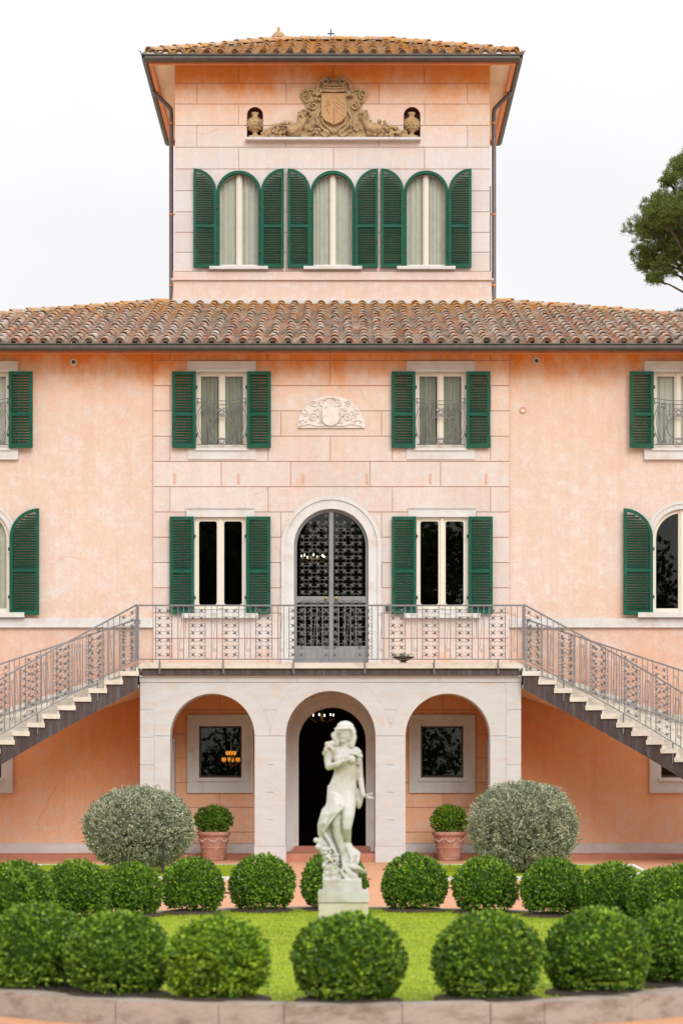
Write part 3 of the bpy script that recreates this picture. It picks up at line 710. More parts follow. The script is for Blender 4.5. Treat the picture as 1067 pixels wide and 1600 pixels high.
# stone facing, each slab a hair apart
fy0, fy1 = 0.0, .012
def slab(poly, n='facing_stone', y0=fy0): MB().prism(poly, y0, fy1).build(n, 'trav', port)
gp = .004
zj = [PZ(p, 40) for p in (1066, 1109, 1152, 1195, 1238, 1281, 1322)]
aw = .30
rings = [Op(o.x0 - aw, o.x1 + aw, -.05, pz + o.r + aw, pz) for o in aops]
# outer pier quoins
for s in (-1, 1):
    o = aops[0] if s < 0 else aops[1]
    xin = (o.x0 - .0) if s < 0 else o.x1
    for zb, za in zip(zj[:-1], zj[1:]):
        xi = xin + (-.29 if s < 0 else .29)
        xa, xb2 = (-PH, xi) if s < 0 else (xi, PH)
        for poly in cut_block(xa + gp, xb2 - gp, za + gp, zb - gp, [Op(o.x0 - aw + .01, o.x1 + aw - .01, -1, pz + o.r + aw, pz)] if zb > pz else []): slab(poly)
    slab(rect(*((-PH - .012, xin - .006) if s < 0 else (xin + .006, PH + .012)), -.02, zj[-1] - gp), 'pier_plinth', -.014)
for xa, xb2 in ((aops[0].x1, aops[2].x0), (aops[2].x1, aops[1].x0)):
    slab(rect(xa + .006 - .012, xb2 - .006 + .012, -.02, zj[-1] - gp), 'pier_plinth', -.014)
    xm_ = (xa + xb2) / 2
    notches = [rect(xm_ - .06, xm_ + .06, z - .006, z + .006) for z in zj[3:6]]
    MB().prism(rect(xa + gp, xb2 - gp, zj[-1] + gp, zj[2] - gp), fy0, fy1, notches).build('facing_stone', 'trav', port)
for s in (-1, 1):   # inner strips of the outer piers
    o = aops[0] if s < 0 else aops[1]; xin = o.x0 if s < 0 else o.x1
    slab(rect(*sorted((xin + (.004 if s > 0 else -.004), xin + s * .286)), zj[-1] + gp, zj[2] - gp))
# archivolts in voussoirs and the spandrel slabs between
for o in aops:
    nv = 1
    for k in range(nv):
        a0, a1 = PI * k / nv + .003, PI * (k + 1) / nv - .003
        aw_ = aw - .02
        pts = [(o.c - o.r * math.cos(a0 + (a1 - a0) * t / 32), pz + .004 + o.r * math.sin(a0 + (a1 - a0) * t / 32)) for t in range(33)]
        pts += [(o.c - (o.r + aw_) * math.cos(a1 + (a0 - a1) * t / 32), pz + .004 + (o.r + aw_) * math.sin(a1 + (a0 - a1) * t / 32)) for t in range(33)]
        pts = [(x, min(z, zj[0] - .004)) for x, z in pts]
        if abs(o.c) > 1: pts = [(max(min(x, PH), -PH), z) for x, z in pts]
        slab(pts, 'archivolt', -.002 if abs(o.c) < 1 else 0.0)
for xa, xb2 in ((aops[0].c, aops[2].c), (aops[2].c, aops[1].c)):
    for za, zb in ((zj[2], zj[1]), (zj[1], zj[0])):
        for poly in cut_block(xa, xb2, za + gp, zb - gp, [Op(o.x0 - aw + .016, o.x1 + aw - .016, -1, pz + o.r + aw - .016, pz) for o in aops]): slab(poly, 'facing_stone', .0015)
cr_ = [-PH - .01, -1.9, -.62, .66, 2.0, PH + .01]
for a, b in zip(cr_[:-1], cr_[1:]): slab(rect(a + gp, b - gp, zj[0] + gp, 3.43), 'frieze_stone', -.012)
# central bay step
MB().box(-.83, .83, .06, 1.5, -.05, .155).build('portico_step', 'step', port)
# ---- balcony slab
SLT = 3.66
sl = MB().box(-3.47, 3.47, -.16, 2.40, 3.555, SLT).build('balcony_slab', 'tread', V)
MB().box(-3.45, 3.45, -.10, 2.3, 3.431, 3.553).build('slab_fascia', 'copper', sl)
MB().box(-3.49, 3.49, -.045, .2, 3.40, 3.435).build('slab_moulding', 'trav', sl)
# ---- railings
def rail_panel(parent, mp, s0, h0, h1, name='scroll_panel', wd=.078):
    m = MB(); star_field(m, mp, [s0 - wd, s0 + wd], h0, h1, 7)
    ph = (h1 - h0) / 7
    for s in (-1, 1):
        for j in range(0, 7, 1):
            h = h0 + (j + .5) * ph
            m.tube([mp(s0 + s * (wd + .03 + .035 * math.sin(R(180 * k / 6))), h + .05 * math.cos(R(180 * k / 6)), 0) for k in range(7)], .005, 4)
    return m.build(name, 'iron', parent)
def scroll_bar(parent, mp, sa, sb, h0, h1):
    m = MB(); w_ = (sb - sa) * .36; q = (sb - sa)
    def spir(s, h, a0, turn, n=12): return [mp(s + w_ * (1 - .6 * k / n) * math.cos(R(a0 + turn * k / n)), h + w_ * (1 - .6 * k / n) * math.sin(R(a0 + turn * k / n)), 0) for k in range(n + 1)]
    top = spir(sa + w_ * 1.1, h1 - .17, 0, 420); bot = spir(sb - w_ * 1.1, h0 + .17, 180, 420)
    m.tube(list(reversed(top)) + bot, .0055, 4); m.build('scroll_baluster', 'iron', parent)
def railing(parent, name, mp, s0, s1, hb, ht, centres, feet=(), foot=None, period=.61):
    rl = mk(name, None, parent, mp((s0 + s1) / 2, hb, 0))
    n = max(2, int((s1 - s0) / .15))
    line = lambda h: [mp(s0 + (s1 - s0) * k / n, h, 0) for k in range(n + 1)]
    MB().tube(line(ht), .021, 4).build('handrail', 'iron', rl); MB().tube(line(hb), .013, 4).build('bottom_rail', 'iron', rl)
    offs = (-.15, .15, .26, .363)
    for c in centres:
        for o in offs:
            s = c + o
            if s0 + .01 < s < s1 - .01: MB().tube([mp(s, hb, 0), mp(s, ht, 0)], .0095, 4).build('baluster', 'iron', rl)
        if s0 < c - .15 and c + .15 < s1: rail_panel(rl, mp, c, hb + .015, ht - .03)
        if s0 < c + .24 and c + .37 < s1: scroll_bar(rl, mp, c + .26, c + .363, hb, ht)
    for s in (s0, s1): MB().tube([mp(s, hb - .02, 0), mp(s, ht, 0)], .016, 4).build('end_post', 'iron', rl)
    for s in feet: MB().tube([mp(s, hb, 0), foot(s)], .015, 6).build('rail_foot', 'iron', rl)
    return rl
YR = -.20
railing(V, 'balcony_railing', lambda s, h, n: (s, YR + n, h), -3.51, 3.51, PZ(1030, 39.8), PZ(946, 39.8), [.609 * k for k in range(-5, 6)],
        [PX(p, 39.8) for p in (250, 349, 458.5, 570, 678, 778)], lambda s: (s, YR, PZ(1052, 39.8)))
# ================================================================== STAIRS
RISE = SLT / 23; DTH = .0725; RI, RO = 4.0, 6.50; YC = -.165 - RI
def staircase(side, label):
    S = empty('curved_staircase', (side * 7.5, -2.0, 0), label, 'staircase')
    P3 = lambda r, th, z: (side * (3.52 + r * math.sin(th)), YC + r * math.cos(th), z)
    def sector(mb, r0, r1, t0, t1, za, zb, n=3):
        # za, zb are functions of angle or numbers: bottom and top
        A = (lambda t: za) if not callable(za) else za; B = (lambda t: zb) if not callable(zb) else zb
        vs = []; fs = []
        for i in range(n + 1):
            t = t0 + (t1 - t0) * i / n
            vs += [P3(r0, t, A(t)), P3(r1, t, A(t)), P3(r1, t, B(t)), P3(r0, t, B(t))]
        for i in range(n):
            a = 4 * i; b = a + 4
            for j in range(4): fs.append((a + j, a + (j + 1) % 4, b + (j + 1) % 4, b + j))
        fs += [(3, 2, 1, 0), tuple(4 * n + j for j in range(4))]
        mb.add(vs, fs)
    zl = lambda t: SLT - RISE * t / DTH
    strg = MB()
    for k in range(1, 24):
        zk = SLT - RISE * k; t0, t1 = (k - 1) * DTH, k * DTH
        m = MB(); sector(m, RI - .055, RO - .06, t0 - .004, t1 + .009, zk - .085, zk, 3); st = m.build('tread', 'tread', S)
        m = MB(); sector(m, RI - .03, RO - .06, t0 - .0005, t0 + .008, zk, zk + RISE - .086, 1); m.build('riser', 'tread', S)
        a = (lambda t: max(zl(t) - .48, -.02)); sector(strg, RI - .012, RI + .02, t0, t1, a, zk - .087, 2)
    strg.build('stringer', 'copper', S)
    m = MB(); sector(m, RI + .021, RO, .0, 22.6 * DTH, lambda t: max(zl(t) - .46, -.05), lambda t: max(zl(t) - .40, -.02), 40); m.build('soffit', 'soffit', S)
    m = MB(); sector(m, RO - .058, RO, .0, 23.3 * DTH, lambda t: max(zl(t) - .46, -.05), lambda t: zl(t) + .17, 40); m.build('outer_curb', 'tread', S)
    seam = MB()
    for q in range(3): pass
    for r, nm, t_s, flat_n in ((RI - .035, 'inner_railing', 0.0, 0), (RO - .10, 'outer_railing', .035, .2)):
        L = 22.8 * DTH * r; ds = t_s * r
        def mp(s, h, n, r=r): t = s / r; return P3(r + n, t, zl(t) + h)
        if nm == 'inner_railing':
            fs_ = [k * DTH * r for k in (2.55, 6.4, 9.8, 13.6, 17.4, 21)]
            def foot(s, r=r): t = s / r; return P3(r, t, zl(t) - .30)
        else: fs_ = []; foot = None
        c0 = .18 if nm == 'inner_railing' else .42
        railing(S, nm, mp, ds + .01, L, .075, 1.065, [c0 + .61 * k for k in range(int(L / .61))], fs_, foot)
    m = MB(); p0 = P3(RO - .1, .037, zl(.037) + 1.065)
    m.tube([(p0[0] - side * (.055 * math.sin(R(a)) + .0), p0[1], p0[2] - .055 + .055 * math.cos(R(a))) for a in range(0, 420, 30)], .012, 5); m.build('handrail_curl', 'iron', S)
    return S
staircase(-1, 'curved outdoor staircase with pale stone treads descending left of the balcony')
staircase(1, 'curved outdoor staircase with pale stone treads descending right of the balcony')
# ================================================================== ROOFS
def tile_mb(ra=.094, rb=.075, L=.47, th=.017, lift=.022, seg=6):
    m = MB(); vs = []; fs = []; n = seg + 1
    for (y, r, dz) in ((0, ra, lift), (L, rb, 0)):
        for k in range(n): a = PI * k / seg; vs.append((r * math.cos(a), y, r * math.sin(a) * .92 + dz))
    for k in range(n): a = PI * k / seg; vs.append(((ra - th) * math.cos(a), 0, (ra - th) * math.sin(a) * .92 + lift))
    for k in range(n): a = PI * k / seg; vs.append(((ra - th) * math.cos(a), .06, (ra - th) * math.sin(a) * .92 + lift * .6))
    for k in range(seg): fs += [(k, k + 1, n + k + 1, n + k), (k + 1, k, 2 * n + k, 2 * n + k + 1), (2 * n + k + 1, 2 * n + k, 3 * n + k, 3 * n + k + 1)]
    fs.append(tuple(3 * n + k for k in range(n)))
    m.add(vs, fs); return m
TM = tile_mb(); TILE = TM.mesh('roof_tile', 'tile', smooth=False); TMV = np.array(TM.v)
RM = tile_mb(.115, .10, .42, .016, .02); RTILE = RM.mesh('ridge_tile', 'tile')
def place_np(mb, Mx):
    v = TMV @ np.array(Mx.to_3x3()).T + np.array(Mx.translation); mb.add(v.tolist(), TM.f)
def tiled_slope(parent, x_of, y_eave, z_eave, slope, pitch, expo, xs, ymax, indiv, rj):
    ang = math.atan(slope); ca, sa = math.cos(ang), math.sin(ang); rest = MB(); pans = MB(); n_rows = 22; ni = 0
    for i, x in enumerate(xs):
        cx_off = rj.uniform(-.012, .012)
        for k in range(n_rows):
            s = k * expo; Y = y_eave + s * ca; Z = z_eave + s * sa
            jx = rj.uniform(-.012, .012) + cx_off; ja = rj.uniform(-.035, .035)
            if Y > ymax(x) - .1: break
            Mx = Matrix.Translation((x + jx, Y + rj.uniform(-.018, .018), Z + .045)) @ Matrix.Rotation(ang, 4, 'X') @ Matrix.Rotation(ja, 4, 'Z') @ Matrix.Rotation(rj.uniform(-.06, .06), 4, 'Y')
            if indiv(x, k):
                o = bpy.data.objects.new('roof_tile', TILE); COL.objects.link(o); o.parent = parent
                Mx.translation = Mx.translation - W[parent]; o.matrix_local = Mx; ni += 1
            else: place_np(rest, Mx)
            Mp = Matrix.Translation((x + pitch / 2 + rj.uniform(-.01, .01), Y - .02, Z + .085)) @ Matrix.Rotation(ang, 4, 'X') @ Matrix.Rotation(PI, 4, 'Y') @ Matrix.Scale(1.12, 4, (1, 0, 0))
            if Y < ymax(x + pitch / 2) - .1: place_np(pans, Mp)
    if rest.v: tag(mk('cover_tiles', rest.mesh('cover_tiles', 'tile', W[parent], recalc=False), parent), kind='stuff')
    tag(mk('pan_tiles', pans.mesh('pan_tiles', 'tile', W[parent], recalc=False), parent), kind='stuff')
    return ni
def ridge(parent, a, b, step=.37):
    a = Vector(a); b = Vector(b); d = (b - a); L = d.length; d.normalize(); n = int(L / step)
    q = d.to_track_quat('Y', 'Z')
    for k in range(n):
        o = bpy.data.objects.new('ridge_tile', RTILE); COL.objects.link(o); o.parent = parent
        o.matrix_local = Matrix.Translation(a + d * (k * L / n) + Vector((0, 0, rnd.uniform(-.008, .012))) - W[parent]) @ (q @ Matrix.Rotation(rnd.uniform(-.04, .04), 3, 'Z').to_quaternion()).to_matrix().to_4x4()
GS = .3504; YE = 1.85; ZE = 9.875
def zroof(y): return ZE + GS * (y - YE)
hipx, hipy = 3.62, 7.8; ex = 13.0
rd = MB(); zt_ = zroof(hipy)
c = [(-ex, YE, ZE), (ex, YE, ZE), (ex, 18.8, ZE), (-ex, 18.8, ZE), (-hipx, hipy, zt_), (hipx, hipy, zt_), (hipx, 12.4, zt_), (-hipx, 12.4, zt_)]
rd.add(c + [(p[0], p[1], p[2] - .10) for p in c], [(0, 1, 5, 4), (1, 2, 6, 5), (2, 3, 7, 6), (3, 0, 4, 7), (0, 8, 9, 1), (1, 9, 10, 2), (2, 10, 11, 3), (3, 11, 8, 0),
       (8, 12, 13, 9), (9, 13, 14, 10), (10, 14, 15, 11), (11, 15, 12, 8), (4, 5, 13, 12), (5, 6, 14, 13), (6, 7, 15, 14), (7, 4, 12, 15)])
roof = rd.build('main_roof', 'soffit', V)
rj = random.Random(11); PT = .2925
xs = [PT * k + .05 for k in range(-44, 45)]
hip_y = lambda x: hipy if abs(x) < hipx else hipy - (abs(x) - hipx) * (hipy - YE) / (ex - hipx)
tiled_slope(roof, None, YE - .07, ZE + .0, GS, PT, .425, xs, hip_y, lambda x, k: k < 6 and abs(x) < 7.2, rj)
for s in (-1, 1): ridge(roof, (s * ex, YE, ZE + .065), (s * hipx, hipy, zt_ + .065)); MB().tube([(s * ex, YE, ZE + .03), (s * hipx, hipy, zt_ + .03)], .10, 8).build('ridge_mortar', 'carved', roof)
fl = MB(); fl.box(-3.5, 3.5, 7.70, 7.82, zt_ + .0, zt_ + .13); fl.build('roof_flashing', 'whitestone', roof)
gt = MB(); gt.tube([(-ex, YE - .12, 9.815), (ex, YE - .12, 9.815)], .07, 12); gt.box(-ex, ex, YE - .19, YE - .06, 9.865, 9.885)
gut = gt.build('gutter', 'gutter', V, smooth=False)
MB().box(-ex, ex, YE + .0, YE + .06, 9.73, 9.80).build('eave_board', 'orange_trim', V)
for k in range(-9, 10): MB().box(k * 1.35 - .012, k * 1.35 + .012, YE - .2, YE - .02, 9.737, 9.752).build('gutter_bracket', 'gutter', gut)
# ================================================================== TOWER
TW = 3.457; TB = YT + 4.7
tz_top = 17.45; spz = zt(302); tr = .478; tb = zt(418)
TWX = (xt(373.5), xt(520), xt(665.5))
tops = [Op(x - tr, x + tr, tb, spz + tr, spz) for x in TWX]
nops = [Op(xt(386), xt(411), zt(217), zt(167), zt(167) - .176), Op(xt(630.5), xt(656.5), zt(217), zt(167), zt(167) - .183)]
for o in nops: o.z1 = o.zs + o.r
tw = MB().prism(rect(-TW, TW, 12.5, tz_top), YT + .02, YT + .32, [grow(o, .01) for o in tops] + [grow(o, .004) for o in nops]).build('tower_wall', 'joint', V)
sw = MB()
for s in (-1, 1): sw.box(*sorted((s * (TW - .3), s * (TW - .002))), YT + .03, TB, 11.4, tz_top)
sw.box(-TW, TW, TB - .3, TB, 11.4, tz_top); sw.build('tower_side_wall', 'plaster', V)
rmm = MB(); rmm.box(-3.1, 3.1, YT + 1.8, YT + 1.9, 12.2, 17.4); rmm.box(-3.1, 3.1, YT + .33, YT + 1.8, 12.2, 12.3); rmm.build('tower_room', 'room', V)
P1 = [xt(p) for p in (373, 521, 663)]; P2 = [xt(p) for p in (308, 447, 592, 730)]
yl = [88, 130, 162.5, 196, 230, 264, 298, 331, 363, 394, 424]
rows = []
for i, (a, b) in enumerate(zip(yl[:-1], yl[1:])):
    if i < 5: xs_ = P1 if i % 2 == 0 else P2
    elif i == 5: xs_ = [xt(306), xt(447), xt(594), xt(733)]
    else: xs_ = [xt(447), xt(594)]
    zb = tz_top if i == 0 else zt(a)
    rows.append((zt(b), zb, [-TW] + xs_ + [TW]))
shelf = Op(xt(384), xt(657), zt(221), zt(217))
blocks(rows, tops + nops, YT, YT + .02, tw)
MB().box(-TW - .035, TW + .035, YT - .035, YT + .3, zt(436), zt(425)).box(-TW - .075, TW + .075, YT - .075, YT + .3, zt(438.5), zt(436)).build('tower_ledge', 'plaster', V)
tbm = MB(); tbm.add([(-TW - .02, YT - .02, zt(438.5)), (TW + .02, YT - .02, zt(438.5)), (TW + .02, YT + .3, zt(438.5)), (-TW - .02, YT + .3, zt(438.5)),
       (-TW - .08, YT - .06, 11.6), (TW + .08, YT - .06, 11.6), (TW + .08, YT + .3, 11.6), (-TW - .08, YT + .3, 11.6)],
       [(0, 1, 2, 3), (7, 6, 5, 4), (0, 4, 5, 1), (1, 5, 6, 2), (2, 6, 7, 3), (3, 7, 4, 0)]); tbm.build('tower_base', 'plaster', V)
for i, op in enumerate(tops):
    wn_ = window(op, op, YT, 'tower', 'curtain_white', ft=.055, mw=.085)
    MB().prism(arch(op.c, op.z0, op.zs, op.r + .012), YT - .045, YT + .07, [arch(op.c, op.z0 - .01, op.zs, op.r - .055)]).build('arch_frame', 'green', wn_)
    MB().box(op.c - .64, op.c + .64, YT - .13, YT + .08, zt(422), zt(417.6)).build('window_sill', 'whitestone', wn_)
    for s in (-1, 1): shutter(op.c + s * (tr + .008), YT - .05, zt(419.5), s, .505, spz + .52 - zt(419.5), .50)
# one leaf of the side window stands against the right flank
o = shutter(TW + .02, YT + .95, zt(424), 1, .5, 2.0, None, open_=0); o.rotation_euler = (0, 0, R(-90)); o.location.x += .03
for i, o in enumerate(nops):
    n_ = MB(); pl = o.poly(); n_.prism(pl, YT + .26, YT + .31)
    vs = [(x, YT + .021, z) for x, z in pl] + [(x, YT + .26, z) for x, z in pl]; k = len(pl)
    n_.add(vs, [(j, (j + 1) % k, k + (j + 1) % k, k + j) for j in range(k)]); n_.build('niche', 'niche', tw)
MB().box(xt(384), xt(657), YT - .16, YT + .26, zt(221), zt(217.2)).build('coat_shelf', 'whitestone', tw)
# tower roof
TEX = 3.97; TY0, TY1 = 7.1, 13.1; TZ = 17.2; TG = .427; RX = 1.12; YM = (TY0 + TY1) / 2; RZ = TZ + TG * (YM - TY0)
c = [(-TEX, TY0, TZ), (TEX, TY0, TZ), (TEX, TY1, TZ), (-TEX, TY1, TZ), (-RX, YM, RZ), (RX, YM, RZ)]
lo = [(p[0], p[1], p[2] - .09) for p in c]
trm = MB(); trm.add(c + lo, [(0, 1, 5, 4), (1, 2, 5), (2, 3, 4, 5), (3, 0, 4), (6, 7, 11, 10), (7, 8, 11), (8, 9, 10, 11), (9, 6, 10), (0, 6, 7, 1), (1, 7, 8, 2), (2, 8, 9, 3), (3, 9, 6, 0)])
troof = trm.build('tower_roof', 'soffit', V)
xs = [.30 * k for k in range(-13, 14)]
tyh = lambda x: YM if abs(x) < RX else TY0 + (TEX - abs(x)) * (YM - TY0) / (TEX - RX)
tiled_slope(troof, None, TY0 - .07, TZ, TG, .30, .425, xs, lambda x: tyh(x) + .12, lambda x, k: True, rj)
for sx in (-1, 1):
    ridge(troof, (sx * TEX, TY0, TZ + .09), (sx * RX, YM, RZ + .09)); ridge(troof, (sx * TEX, TY1, TZ + .09), (sx * RX, YM, RZ + .09))
ridge(troof, (-RX, YM, RZ + .09), (RX, YM, RZ + .09))
tg = MB()
ring = [(-TEX - .07, TY0 - .07), (TEX + .07, TY0 - .07), (TEX + .07, TY1 + .07), (-TEX - .07, TY1 + .07)]
for (a, b) in zip(ring, ring[1:] + ring[:1]):
    tg.tube([(a[0], a[1], TZ - .055), (b[0], b[1], TZ - .055)], .075, 12)
    x0, x1 = sorted((a[0], b[0])); y0, y1 = sorted((a[1], b[1])); tg.box(x0 - .07, x1 + .07, y0 - .07, y1 + .07, TZ - .005, TZ + .018) if False else None
tgo = tg.build('tower_gutter', 'gutter', V)
tl = MB(); tl.prism([(-TEX - .15, TY0 - .15), (TEX + .15, TY0 - .15), (TEX + .15, TY1 + .15), (-TEX - .15, TY1 + .15)], TZ - .005, TZ + .022, [[(-TEX - .0, TY0), (TEX, TY0), (TEX, TY1), (-TEX, TY1)]], axis='z'); tl.build('gutter_lip', 'gutter', tgo)
for s in (-1, 1):
    m = MB(); x = s * (TEX + .14); m.tube([(x, TY0 - .12, TZ), (x + s * .02, TY0 - .12, TZ + .07), (x + s * .06, TY0 - .12, TZ + .09)], .012, 5); m.tube([(x, TY0 - .12, TZ + .02), (x - s * .06, TY0 - .12, TZ + .06), (x - s * .10, TY0 - .12, TZ + .03)], .012, 5); m.build('gutter_ornament', 'gutter', tgo)
eb = MB(); eb.prism([(-TEX + .0, TY0), (TEX, TY0), (TEX, TY1), (-TEX, TY1)], TZ - .155, TZ - .085, [[(-TEX + .09, TY0 + .09), (TEX - .09, TY0 + .09), (TEX - .09, TY1 - .09), (-TEX + .09, TY1 - .09)]], axis='z'); eb.build('tower_eave_board', 'orange_trim', V)
for s in (-1, 1):
    xp = s * 3.63; y = 9.05; m = MB()
    zb = zroof(y) + .2 if False else 11.55
    m.tube([(s * (TEX + .05), y, TZ - .10), (s * (TEX + .0), y, TZ - .19), (xp + s * .06, y, TZ - .47), (xp + s * .012, y, TZ - .53), (xp, y, TZ - .63), (xp, y, 12.4), (xp, y - .2, 11.95)], .05, 10)
    dp = m.build('downpipe', 'pipe', V, smooth=True)
    for z in (TZ - .85, 14.3, 12.7):
        MB().lathe([(.056, -.02), (.056, .02)], (xp, y, z), 10).box(*sorted((xp - s * .05, xp - s * .2)), y - .012, y + .012, z - .012, z + .012).build('pipe_bracket', 'orange_trim', dp)
# cowl, cross and birds on the ridge
m = MB().lathe([(.17, 0), (.15, .07), (.13, .10), (.05, .16), (.035, .2), (.03, .25), (.005, .27)], (PX(435, 50.1), YM + .15, RZ + .20), 12); m.box(PX(435, 50.1) - .1, PX(435, 50.1) + .1, YM + .05, YM + .25, RZ - .1, RZ + .2); m.build('chimney_cowl', 'carved', troof)
cxx = PX(517, 50.1); MB().tube([(cxx, YM, RZ), (cxx, YM, RZ + .36)], .014, 6).box(cxx - .075, cxx + .075, YM - .012, YM + .012, RZ + .25, RZ + .275).box(cxx - .03, cxx + .03, YM - .03, YM + .03, RZ + .1, RZ + .17).build('iron_cross', 'black', troof)
# ---- carved coat of arms
def kz(zx, zy): return (PX(370 + zx / 3.557, DT - .1), PZ(100 + zy / 3.557, DT - .1))
CA = mk('coat_of_arms', None, V, (0, YT, zt(216)))
def tb_(mb, pts, r, y=YT - .06, seg=7): mb.tube([(kz(*p[:2])[0], y - (p[2] if len(p) > 2 else 0), kz(*p[:2])[1]) for p in pts], r, seg)
def mirx(p, s): return (540 + s * (p[0] - 540),) + tuple(p[1:])
outl = [(540, 85), (590, 70), (625, 90), (640, 130), (700, 140), (725, 165), (700, 215), (690, 250), (735, 280), (720, 330), (730, 400), (540, 408)]
MB().prism([kz(*mirx(p, 1)) for p in outl] + [kz(*mirx(p, -1)) for p in reversed(outl[1:-1])], YT - .05, YT + .005).build('carved_ground', 'carved', CA)
MB().prism([kz(*p) for p in ((475, 165), (605, 165), (607, 290), (585, 315), (540, 335), (495, 315), (473, 290))], YT - .13, YT - .045).build('shield', 'carved_orange', CA)
m = MB()
tb_(m, [(475, 165), (473, 290), (495, 315), (540, 337), (585, 315), (607, 290), (605, 165)], .022, YT - .12); tb_(m, [(540, 165), (540, 330)], .010, YT - .13)
for k in range(4): tb_(m, [(552 + k * 12, 185 + k * 2), (600, 235 - k * 14 + 8)], .008, YT - .13) if False else tb_(m, [(548, 190 + k * 22), (600, 230 + k * 22)], .009, YT - .13)
for (a, b) in (((492, 210), (520, 235)), ((520, 208), (492, 240)), ((495, 250), (515, 275)), ((505, 200), (505, 260))): tb_(m, [a, b], .010, YT - .13)
m.build('shield_charges', 'carved', CA, smooth=True)
m = MB()
tb_(m, [(478, 148), (540, 152), (602, 148)], .034, YT - .12); tb_(m, [(482, 132), (540, 136), (598, 132)], .022, YT - .12)
for k in range(9): q = kz(486 + k * 13.3, 119); m.ball((q[0], YT - .12, q[1]), .027, 8, 5)
m.build('crown', 'carved', CA, smooth=True)
rk = random.Random(5)
for s in (-1, 1):
    m = MB()
    def sp_(cx, cy, r0, a0, turn, n=22): return [mirx((cx + r0 * (1 - .78 * k / n) * math.cos(R(a0 + turn * k / n)), cy + r0 * (1 - .78 * k / n) * math.sin(R(a0 + turn * k / n))), s) for k in range(n + 1)]
    tb_(m, [mirx(p, s) for p in ((545, 90), (575, 75), (605, 85), (628, 110), (632, 140))], .032, YT - .09)
    tb_(m, sp_(585, 95, 26, 180, 560), .020, YT - .11)
    tb_(m, [mirx(p, s) for p in ((632, 150), (660, 140), (700, 140), (722, 165), (705, 195), (690, 215))], .03, YT - .07); tb_(m, sp_(700, 165, 26, 90, 500), .02, YT - .09)
    tb_(m, sp_(655, 230, 26, -90, 520), .022, YT - .09)
    tb_(m, [mirx(p, s) for p in ((615, 250), (640, 300), (625, 340), (580, 375), (570, 390), (590, 398), (610, 385))], .03, YT - .09)
    tb_(m, [mirx(p, s) for p in ((608, 300), (600, 330), (565, 360), (545, 385))], .022, YT - .09); tb_(m, sp_(585, 380, 24, 0, 480), .018, YT - .1)
    for k in range(3): tb_(m, [mirx(p, s) for p in ((690 + k * 14, 255), (715 + k * 10, 310 + k * 6), (740 + k * 8, 370), (760, 395))], .03, YT - .07)
    m.build('carved_scroll', 'carved', CA, smooth=True)
    for (cx, cy, n, sx, sy) in ((630, 165, 16, 26, 24), (700, 285, 16, 30, 26), (655, 360, 22, 34, 34)):
        m = MB()
        for k in range(n):
            q = kz(*mirx((cx + rk.gauss(0, sx * .55), cy + rk.gauss(0, sy * .55)), s)); m.ball((q[0], YT - .09 - rk.uniform(0, .05), q[1]), rk.uniform(.022, .042), 7, 5)
        m.build('carved_flowers', 'carved', CA, smooth=True)
    # cornucopia spilling fruit towards the niche
    m = MB()
    for k in range(7):
        t = k / 6; tb_(m, [mirx((725 + t * 50, 330 + 0 * t, 0), s), mirx((730 + t * 52, 400, 0), s)], .03 + .0 * t, YT - .10)
    tb_(m, [mirx(p, s) for p in ((700, 300), (730, 350), (775, 365), (800, 370))], [.05, .085, .11, .12], YT - .10, 10)
    m.build('cornucopia', 'carved', CA, smooth=True)
    m = MB()
    for k in range(120):
        t = rk.random() ** .9; x = 765 + t * 180; top = 312 + (t ** 1.6) * 70 + (14 if t < .1 else 0); y = rk.uniform(top, 404)
        q = kz(*mirx((x, y), s)); rr = rk.uniform(.022, .045)
        m.ball((q[0], YT - .05 - rk.uniform(0, .10) * (1 - .4 * t), q[1]), (rr * rk.uniform(.8, 1.3), rr, rr * rk.uniform(.8, 1.2)), 7, 5, Matrix.Rotation(rk.uniform(0, 3), 3, 'Y'))
    m.build('carved_fruit', 'carved', CA, smooth=True)
# urns in the niches
for i, o in enumerate(nops):
    cx = (xt(398.5), xt(643))[i]; zb = zt(217.2) + .002; U = empty('stone_urn', (cx, YT + .03, zb), ('carved stone urn standing in the left niche beside the coat of arms', 'carved stone urn standing in the right niche beside the coat of arms')[i], 'urn', 'urns in the tower niches')
    MB().box(cx - .13, cx + .13, YT - .10, YT + .14, zb, zb + .05).build('urn_foot', 'carved', U)
    prof = [(.10, .05), (.10, .07), (.055, .10), (.05, .15), (.10, .18), (.155, .25), (.175, .33), (.15, .41), (.10, .46), (.06, .48), (.06, .53), (.085, .56), (.08, .58), (.02, .585)]
    MB().lathe(prof, (cx, YT + .03, zb), 18).build('urn_body', 'carved', U, smooth=True)
    m = MB()
    for r_ in range(4):
        for k in range(12):
            a = 2 * PI * (k + .5 * (r_ % 2)) / 12; zz = .22 + r_ * .062; rr = (.13, .165, .17, .14)[r_]
            m.ball((cx + rr * math.cos(a), YT + .03 + rr * math.sin(a), zb + zz), .026, 6, 4)
    m.build('urn_relief', 'carved', U, smooth=True)
# security camera on the tower foot
sx_, sz_ = PX(520.5, DT - .2), PZ(474, DT - .2); Sx = empty('security_camera', (sx_, YT - .15, sz_), 'small white security camera at the tower foot above the tiled roof', 'camera')
MB().box(sx_ - .05, sx_ + .05, YT - .2, YT - .055, sz_ - .0, sz_ + .11).build('camera_housing', 'white_plastic', Sx)
MB().lathe([(.045, -.07), (.05, -.02), (.05, .0)], (sx_, YT - .13, sz_), 12).build('camera_dome', 'black', Sx, smooth=True)
